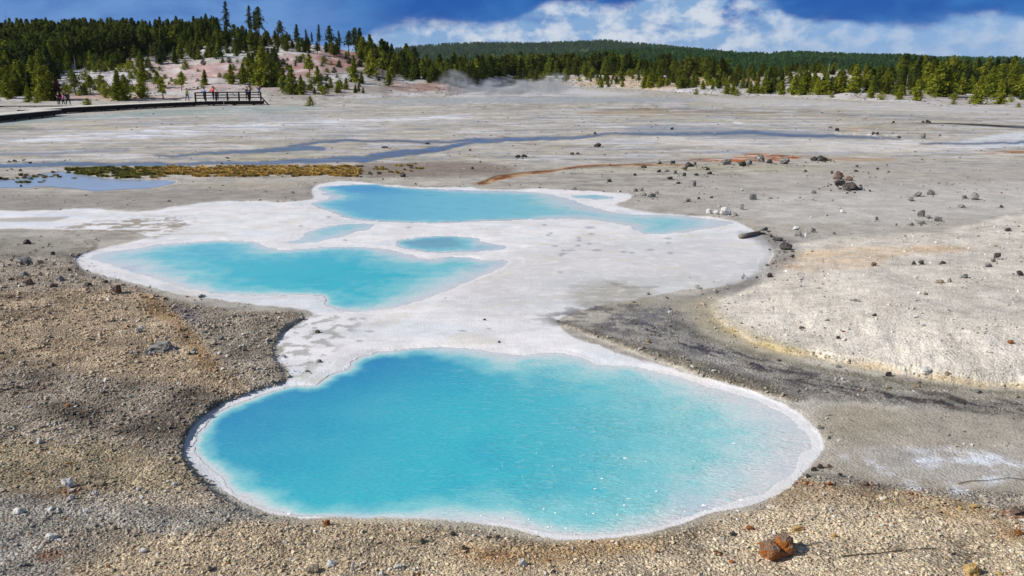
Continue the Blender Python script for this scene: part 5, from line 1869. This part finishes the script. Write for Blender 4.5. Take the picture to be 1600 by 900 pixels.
def fp(u, back=.10):
    v = np.interp(u, [q[0] for q in front], [q[1] for q in front])
    q = on_ground(u, v)
    return Vector((q.x, q.y + back, .60))


post_u = [306, 322, 338, 356, 374, 390, 408]
PR, FR = [], []
for u in post_u:
    V_, F_ = [], []
    c_ = fp(u)
    box(V_, F_, Vector((c_.x, c_.y, .60 + .50)) - o0, Vector((.085, 0, 0)), Vector((0, .07, 0)), Vector((0, 0, .56)))
    link('post', mesh_from('post', V_, F_), DWOOD, rail_root)
for z_, t_ in ((1.14, .07), (.82, .055), (.48, .055)):
    V_, F_ = [], []
    for i in range(len(post_u) - 1):
        a, b_ = fp(post_u[i], -.02), fp(post_u[i + 1], -.02)
        a.z = b_.z = .60 + z_ - .1
        d_ = b_ - a
        box(V_, F_, (a + b_) / 2 - o0, d_ / 2, Vector((0, .03, 0)), Vector((0, 0, t_)))
    link('rail', mesh_from('rail', V_, F_), DWOOD, rail_root)
V_, F_ = [], []
a = fp(408)
for t in range(2):
    c_ = a + Vector((.9, 2.0 * t, -.25))
box(V_, F_, a + Vector((.45, 0, .0)) - o0, Vector((.45, 0, -.5)), Vector((0, .04, 0)), Vector((.05, 0, .05)))
link('brace', mesh_from('brace', V_, F_), DWOOD, rail_root)
tag(rail_root, 'dark three-bar wooden railing along the viewing platform where visitors stand', 'railing')


# ------------------------------------------------------------------ people
def skin_mesh(name, verts, edges, radii, root=0, levels=1):
    me = bpy.data.meshes.new(name)
    me.from_pydata([tuple(v) for v in verts], edges, [])
    o = bpy.data.objects.new(name, me)
    col.objects.link(o)
    sk = o.modifiers.new('skin', 'SKIN')
    sk.use_smooth_shade = True
    for i, s in enumerate(me.skin_vertices[0].data):
        rr_ = radii[i]
        s.radius = (rr_, rr_) if not isinstance(rr_, tuple) else rr_
        s.use_root = (i == root)
    sb = o.modifiers.new('sub', 'SUBSURF')
    sb.levels = levels
    sb.render_levels = levels
    dg = bpy.context.evaluated_depsgraph_get()
    dg.update()
    ev = bpy.data.meshes.new_from_object(o.evaluated_get(dg))
    bpy.data.objects.remove(o)
    ev.name = name
    ev.polygons.foreach_set('use_smooth', [True] * len(ev.polygons))
    return ev


SKINM = simple_mat('skin', (196, 150, 124), .6, .08, 4)
HAIRM = simple_mat('dark_hair', (44, 34, 28), .8, .3, 30)
SHOEM = simple_mat('dark_shoes', (36, 34, 34), .7, .2, 10)
cloth = {}


def cm_(c):
    if c not in cloth:
        cloth[c] = simple_mat('cloth', c, .85, .18, 6.0)
    return cloth[c]


def person(u, v, hp_, face, top, bottom, label, stride=.18, arms='down', lift=None, hood=None, lean=0.0, pack=None):
    p = on_ground(u, v)
    if lift is not None:
        p = Vector((p.x, p.y, lift))
    root = empty('person', p, face)
    s = hp_ * px_m(p) / 1.72
    root.scale = (s, s, s)
    L = lean
    st = stride
    # joints: x across the body, -y the way the person faces
    J = {'pel': (0, 0, .95), 'wai': (0, -L * .3, 1.10), 'chs': (0, -L * .8, 1.32), 'nek': (0, -L, 1.47), 'jaw': (0, -L - .02, 1.56), 'hed': (0, -L - .01, 1.65), 'crn': (0, -L, 1.70),
         'nos': (0, -L - .115, 1.61),
         'hpl': (.09, 0, .90), 'knl': (.10, -st * .75 - .02, .50), 'anl': (.10, -st + .02, .09), 'tol': (.11, -st - .14, .035),
         'hpr': (-.09, 0, .90), 'knr': (-.10, st * .45, .50), 'anr': (-.10, st + .04, .09), 'tor': (-.11, st - .12, .035),
         'shl': (.19, -L * .85, 1.39), 'shr': (-.19, -L * .85, 1.39)}
    if arms == 'down':
        J.update({'ell': (.25, .02 - L * .6, 1.12), 'wrl': (.25, -.12 - L * .6, .88), 'elr': (-.25, .05 - L * .6, 1.12), 'wrr': (-.25, -.02 - L * .6, .87)})
    elif arms == 'rail':
        J.update({'ell': (.27, -.16 - L, 1.14), 'wrl': (.20, -.38 - L, 1.08), 'elr': (-.27, -.16 - L, 1.14), 'wrr': (-.20, -.38 - L, 1.08)})
    elif arms == 'photo':
        J.update({'ell': (.26, -.18 - L, 1.22), 'wrl': (.08, -.30 - L, 1.50), 'elr': (-.26, -.18 - L, 1.22), 'wrr': (-.08, -.30 - L, 1.50)})
    elif arms == 'hip':
        J.update({'ell': (.40, .06, 1.16), 'wrl': (.20, -.06, 1.02), 'elr': (-.27, -.1, 1.13), 'wrr': (-.16, -.28, 1.12)})
    rad = {'pel': (.15, .11), 'wai': (.13, .10), 'chs': (.165, .11), 'nek': .055, 'jaw': .065, 'hed': .088, 'crn': .07, 'nos': .018, 'hpl': .09, 'knl': .058, 'anl': .04, 'tol': .035, 'hpr': .09, 'knr': .058, 'anr': .04, 'tor': .035,
           'shl': .06, 'shr': .06, 'ell': .045, 'wrl': .028, 'elr': .045, 'wrr': .028}
    E = [('pel', 'wai'), ('wai', 'chs'), ('chs', 'nek'), ('nek', 'jaw'), ('jaw', 'hed'), ('hed', 'crn'), ('jaw', 'nos'), ('pel', 'hpl'), ('hpl', 'knl'), ('knl', 'anl'), ('anl', 'tol'), ('pel', 'hpr'), ('hpr', 'knr'), ('knr', 'anr'), ('anr', 'tor'),
         ('chs', 'shl'), ('chs', 'shr'), ('shl', 'ell'), ('shr', 'elr'), ('ell', 'wrl'), ('elr', 'wrr')]
    # hands: palm, four bent fingers of unequal length and a thumb from the side of the palm
    for sd, el, wr in ((1, 'ell', 'wrl'), (-1, 'elr', 'wrr')):
        e_, w_ = Vector(J[el]), Vector(J[wr])
        d_ = (w_ - e_).normalized()
        side = d_.cross(Vector((sd, 0, .2))).normalized()
        inn = d_.cross(side).normalized()
        tg = 'l' if sd > 0 else 'r'
        pm_ = 'pm' + tg
        J[pm_] = tuple(w_ + d_ * .06); rad[pm_] = (.034, .018)
        E.append((wr, pm_))
        for k, fl in enumerate((.068, .078, .073, .058)):
            k1, k2 = 'f%d%s' % (k, tg), 'g%d%s' % (k, tg)
            J[k1] = tuple(w_ + d_ * (.09 + fl * .5) + side * (k - 1.5) * .023); rad[k1] = .009
            J[k2] = tuple(w_ + d_ * (.09 + fl) + side * (k - 1.5) * .024 + inn * .022); rad[k2] = .008
            E += [(pm_, k1), (k1, k2)]
        J['t1' + tg] = tuple(w_ + d_ * .05 - side * .045); rad['t1' + tg] = .011
        J['t2' + tg] = tuple(w_ + d_ * .085 - side * .058 + inn * .012); rad['t2' + tg] = .009
        E += [(wr, 't1' + tg), ('t1' + tg, 't2' + tg)]

    def build(name, keys, grow, m, parent, rootk, extra=None):
        ks = list(keys)
        vs2 = [J[k_] for k_ in ks]
        ed = [(ks.index(a_), ks.index(b_)) for a_, b_ in E if a_ in ks and b_ in ks]
        rr_ = []
        for k_ in ks:
            q = rad[k_]
            if extra and k_ in extra:
                rr_.append(extra[k_])
            else:
                rr_.append((q[0] + grow, q[1] + grow) if isinstance(q, tuple) else q + grow)
        me_ = skin_mesh(name, vs2, ed, rr_, ks.index(rootk))
        return link(name, me_, m, parent)
    build('body', J.keys(), 0, SKINM, root, 'pel')
    build('jacket', ['pel', 'wai', 'chs', 'shl', 'shr', 'ell', 'elr', 'wrl', 'wrr'], .022, cm_(top), root, 'pel', {'wrl': .042, 'wrr': .042, 'pel': (.175, .135)})
    build('trousers', ['wai', 'pel', 'hpl', 'hpr', 'knl', 'knr', 'anl', 'anr'], .018, cm_(bottom), root, 'pel', {'wai': (.135, .105)})
    for a_, b_ in (('anl', 'tol'), ('anr', 'tor')):
        build('shoe', [a_, b_], .014, SHOEM, root, a_)
    hm_ = hood if hood else None
    me_ = skin_mesh('hair', [(0, -L + .035, 1.56), (0, -L + .03, 1.66), (0, -L + .005, 1.735)], [(0, 1), (1, 2)], [.07, .094, .06], 1)
    link('hood' if hood else 'hair', me_, cm_(hood) if hood else HAIRM, root)
    if pack:
        me_ = skin_mesh('backpack', [(0, .17, 1.08), (0, .18, 1.25), (0, .16, 1.38)], [(0, 1), (1, 2)], [(.13, .08), (.14, .09), (.10, .06)], 1)
        link('backpack', me_, cm_(pack), root)
    tag(root, label, 'person', 'visitors on the boardwalks')
    return root


person(92.5, 165, 21, R(20), (26, 26, 32), (22, 24, 34), 'person in black jacket and dark trousers, left of the three walking on the upper boardwalk', .10, 'hip')
person(99.5, 164.6, 19, R(-60), (226, 96, 176), (24, 24, 28), 'person in bright pink jacket and black trousers between two dark-clothed people', .16, 'down')
person(107, 164.4, 21, R(70), (28, 38, 66), (22, 24, 26), 'person in navy jacket striding, right of the person in pink', .24, 'down')
deckz = .60
person(293.5, 165.2, 19, R(60), (196, 214, 128), (44, 72, 124), 'person in lime green jacket and blue jeans walking on the boardwalk left of the railing', .22, 'down', deckz, pack=(40, 40, 44))
person(320, 164.4, 19, R(160), (70, 128, 200), (36, 40, 54), 'person in light blue jacket leaning at the left end of the railing', .10, 'hip', deckz, lean=.10)
person(334.5, 163.8, 21, R(-30), (214, 28, 34), (30, 28, 32), 'person in red hooded jacket standing behind the railing', .06, 'rail', deckz, hood=(214, 28, 34), lean=.05)
person(341, 163.8, 15, R(10), (34, 32, 36), (30, 30, 34), 'short person in black crouching over the railing right of the red jacket', .06, 'rail', deckz, lean=.16)
person(387, 163.2, 20, R(30), (88, 110, 150), (34, 36, 48), 'person in grey-blue jacket at the right part of the railing, left of a pair', .06, 'rail', deckz)
person(391.5, 163.4, 20.5, R(-20), (42, 34, 60), (26, 26, 34), 'person in dark purple jacket at the right part of the railing, right of a pair', .06, 'rail', deckz, lean=.05)
person(405.5, 152.5, 20, R(200), (56, 76, 116), (150, 150, 156), 'person in navy top on the slope behind the right end of the railing', .10, 'photo')

# ------------------------------------------------------------------ driftwood, twigs
def branch(name, pix, r0, r1, label, m, cat, lift=.01, fork=None, seed=0):
    pts_ = [on_ground(u, v) + Vector((0, 0, lift)) for u, v in pix]
    r = random.Random(seed)
    V, Fc = [], []
    o0 = pts_[0].copy()

    def sweep(ps, ra, rb, s=7):
        i0_ = len(V)
        for k, q in enumerate(ps):
            d_ = (ps[min(k + 1, len(ps) - 1)] - ps[max(k - 1, 0)]).normalized()
            a = d_.orthogonal().normalized()
            b_ = d_.cross(a)
            rr_ = (ra + (rb - ra) * k / (len(ps) - 1)) * r.uniform(.8, 1.2)
            for j in range(s):
                an = 6.2832 * j / s
                V.append(tuple(q - o0 + (a * math.cos(an) + b_ * math.sin(an)) * rr_))
        for k in range(len(ps) - 1):
            for j in range(s):
                Fc.append((i0_ + k * s + j, i0_ + k * s + (j + 1) % s, i0_ + (k + 1) * s + (j + 1) % s, i0_ + (k + 1) * s + j))
        Fc.append(tuple(i0_ + j for j in range(s))[::-1])
        Fc.append(tuple(i0_ + (len(ps) - 1) * s + j for j in range(s)))
    sweep(pts_, r0, r1)
    if fork:
        for fk in fork:
            sweep([on_ground(u, v) + Vector((0, 0, lift + z)) for u, v, z in fk], r0 * .6, r1 * .6, 5)
    o = link(name, mesh_from(name, V, Fc, None, True), m)
    o.location = o0
    tag(o, label, cat)
    return o


GW = simple_mat('grey_driftwood', (128, 122, 114), .95, .3, 12)
DT = simple_mat('dark_twig', (84, 70, 56), .95, .3, 12)
branch('driftwood', [(1156, 373), (1172, 370), (1186, 366), (1197, 361)], .055, .06, 'grey driftwood log at the right end of the white silica flat', GW, 'driftwood', .06, [[(1186, 366, 0), (1196, 368, .04), (1204, 371, 0)]])
branch('twig', [(1316, 871), (1345, 868), (1375, 866), (1396, 863), (1440, 859), (1462, 859)], .006, .004, 'long thin dark twig lying right of the big rusty rock', DT, 'twig', .012)
branch('twig', [(1248, 852), (1262, 853), (1280, 849), (1290, 850), (1295, 856)], .004, .007, 'short curved twig with a bleached tip behind the big rusty rock', GW, 'twig', .012)
branch('twig', [(1498, 757), (1515, 753), (1545, 752), (1575, 748), (1605, 751)], .004, .003, 'thin dark twig on the grey flat at the right edge', DT, 'twig', .012)
for (a, b_, c_, d_, t_) in [(993, 124, 1003, 132, 'bleached fallen tree among the far pines right of centre'), (1335, 150, 1350, 155, 'bleached fallen log at the foot of the right bank'),
                            (1180, 133, 1196, 137, 'bleached log under the far pines left of the pale mound'), (415, 92, 440, 94, 'dark fallen log high on the white slope of the left hill'), (1100, 147, 1120, 150, 'weathered log lying on the far shore right of centre')]:
    branch('fallen_log', [(a, b_), ((a + c_) / 2, (b_ + d_) / 2), (c_, d_)], .16, .09, t_, SNAG, 'fallen log', .15, [[((a + c_) / 2, (b_ + d_) / 2, 0), ((a + c_) / 2 + 4, (b_ + d_) / 2, .9)]], 3)
# grey snags standing among the living pines
SNG = [(38, 120, 34, 'left edge of the dense stand'), (118, 112, 26, 'upper left forest above the three people'), (236, 92, 24, 'forest edge above the pink slope'), (420, 84, 22, 'crest of the left hill'), (690, 124, 22, 'right shoulder of the left hill'),
       (1000, 126, 18, 'far central shore'), (1120, 128, 16, 'far shore right of centre'), (1294, 118, 22, 'top of the pale right mound'), (1416, 142, 26, 'pale right mound near its right end'), (1512, 140, 28, 'grove on the right bank')]
for (u, v, h, t_) in SNG:
    p = on_ground(u, v)
    e = empty('dead_tree', p)
    h_ = h * px_m(p)
    e.scale = (h_, h_, h_)
    link('trunk', mesh_from('trunk', *trunk_mesh(rg, 'snag')), SNAG, e)
    tag(e, 'bare grey dead pine standing at the ' + t_, 'dead tree')
# snag above the forest
p = on_ground(14, 64)
e = empty('dead_tree', p)
h_ = 50 * px_m(p)
e.scale = (h_ * .6, h_ * .6, h_)
link('trunk', mesh_from('trunk', *trunk_mesh(rg, 'snag')), SNAG, e)
tag(e, 'thin bare dead tree poking above the forest at the far left', 'dead tree')

# foam flecks drifting on the big pool
FO = simple_mat('white_foam', (236, 240, 240), .9, .05, 10)
V_, F_ = [], []
r = random.Random(5)
fl = [(453, 803, 11, 5), (1100, 790, 11, 4), (1158, 782, 9, 3), (884, 826, 9, 2), (857, 824, 6, 2), (827, 812, 5, 2), (850, 796, 6, 2), (868, 802, 5, 2), (928, 803, 6, 2), (965, 805, 5, 2), (976, 790, 6, 3), (982, 780, 14, 1.5), (1026, 768, 7, 2), (930, 764, 8, 2), (977, 716, 8, 3), (840, 831, 5, 2),
      (898, 835, 4, 2), (800, 828, 4, 2), (787, 810, 4, 2), (752, 806, 4, 2), (941, 748, 6, 2), (1010, 722, 6, 1.5), (1070, 800, 5, 1.5), (1147, 693, 8, 2), (917, 804, 4, 1.5)]
for _ in range(25):
    fl.append((r.uniform(780, 1180), r.uniform(700, 832), r.uniform(1.5, 4), r.uniform(.6, 1.2)))
for (u, v, w, h_) in fl:
    x_, y_ = flat(u, v)
    kx = float(y_) / F
    i = len(V_)
    nseg = 9
    V_.append((float(x_), float(y_), .012))
    for k in range(nseg):
        a = 6.2832 * k / nseg
        q = r.uniform(.6, 1.2)
        V_.append((float(x_) + math.cos(a) * w * .45 * kx * q, float(y_) + math.sin(a) * h_ * .9 * kx * q, .003))
    for k in range(nseg):
        F_.append((i, i + 1 + k, i + 1 + (k + 1) % nseg))
fo = link('foam', mesh_from('foam', V_, F_), FO)
tag(fo, 'white flecks of foam drifting on the near right part of the large pool', 'foam', kind='stuff')


# ------------------------------------------------------------------ steam
def steam(u, v, wpx, hpx, dens, label, seed, depth=6.0):
    p = on_ground(u, v)
    k = px_m(p)
    bm = bmesh.new()
    bmesh.ops.create_icosphere(bm, subdivisions=3, radius=1.0)
    me = bpy.data.meshes.new('steam')
    bm.to_mesh(me)
    bm.free()
    o = link('steam', me)
    o.scale = (wpx * k / 2, depth, hpx * k / 2)
    o.location = (p.x, p.y, p.z + hpx * k * .42)
    m = bpy.data.materials.new('steam')
    m.use_nodes = True
    n = NT(m.node_tree)
    pv = n.n('ShaderNodeVolumePrincipled')
    pv.inputs['Color'].default_value = (.95, .96, 1, 1)
    pv.inputs['Anisotropy'].default_value = .2
    tc_ = n.n('ShaderNodeTexCoord')
    le = n.n('ShaderNodeVectorMath', operation='LENGTH')
    n.set(le.inputs[0], tc_.outputs['Object'])
    mp = n.n('ShaderNodeMapping')
    n.set(mp.inputs[0], tc_.outputs['Object'])
    mp.inputs['Location'].default_value = (seed * 3.1, seed, 0)
    mp.inputs['Scale'].default_value = (max(1, wpx / hpx * .5), 1, 1)
    nz = n.noise(mp.outputs[0], 1.7, 4, .6, .6)
    f = n.m('MULTIPLY', n.mr(le.outputs['Value'], .15, 1.0, 1.0, 0.0), n.mr(nz, .42, .68))
    n.set(pv.inputs['Density'], n.m('MULTIPLY', f, 1.8 * dens / depth))
    out = n.n('ShaderNodeOutputMaterial')
    n.set(out.inputs['Volume'], pv.outputs[0])
    me.materials.append(m)
    tag(o, label, 'steam', kind='stuff')
    return o


steam(800, 152, 230, 34, 3.6, 'low bank of white steam over the far flat left of centre', 1, 9)
steam(712, 148, 64, 46, 1.9, 'grey steam plume rising beside the foot of the left hill', 2)
steam(868, 148, 70, 40, 1.9, 'thin steam plume rising at the middle of the far flat', 3)
steam(430, 190, 260, 14, 1.3, 'wisp of steam drifting low over the pale flat on the left', 4, 5)
steam(632, 140, 50, 22, .7, 'faint steam in front of the dark pines left of centre', 5)
steam(960, 160, 280, 12, .7, 'thin low steam over the far blue-grey flat', 6, 9)

# ------------------------------------------------------------------ air
bm = bmesh.new()
bmesh.ops.create_cube(bm, size=1.0)
me = bpy.data.meshes.new('haze')
bm.to_mesh(me)
bm.free()
hz_ = link('haze', me)
hz_.scale = (9500, 7200, 160)
hz_.location = (0, 3300, 160 / 2 - 14)
m = bpy.data.materials.new('haze')
m.use_nodes = True
n = NT(m.node_tree)
pv = n.n('ShaderNodeVolumePrincipled')
pv.inputs['Color'].default_value = (.80, .88, 1.0, 1)
pv.inputs['Density'].default_value = .000035
out = n.n('ShaderNodeOutputMaterial')
n.set(out.inputs['Volume'], pv.outputs[0])
me.materials.append(m)
tag(hz_, 'thin blue haze in the air over the basin and hills', 'haze', kind='stuff')
print('trees', tree_count[0], 'stand rest', len(rest))
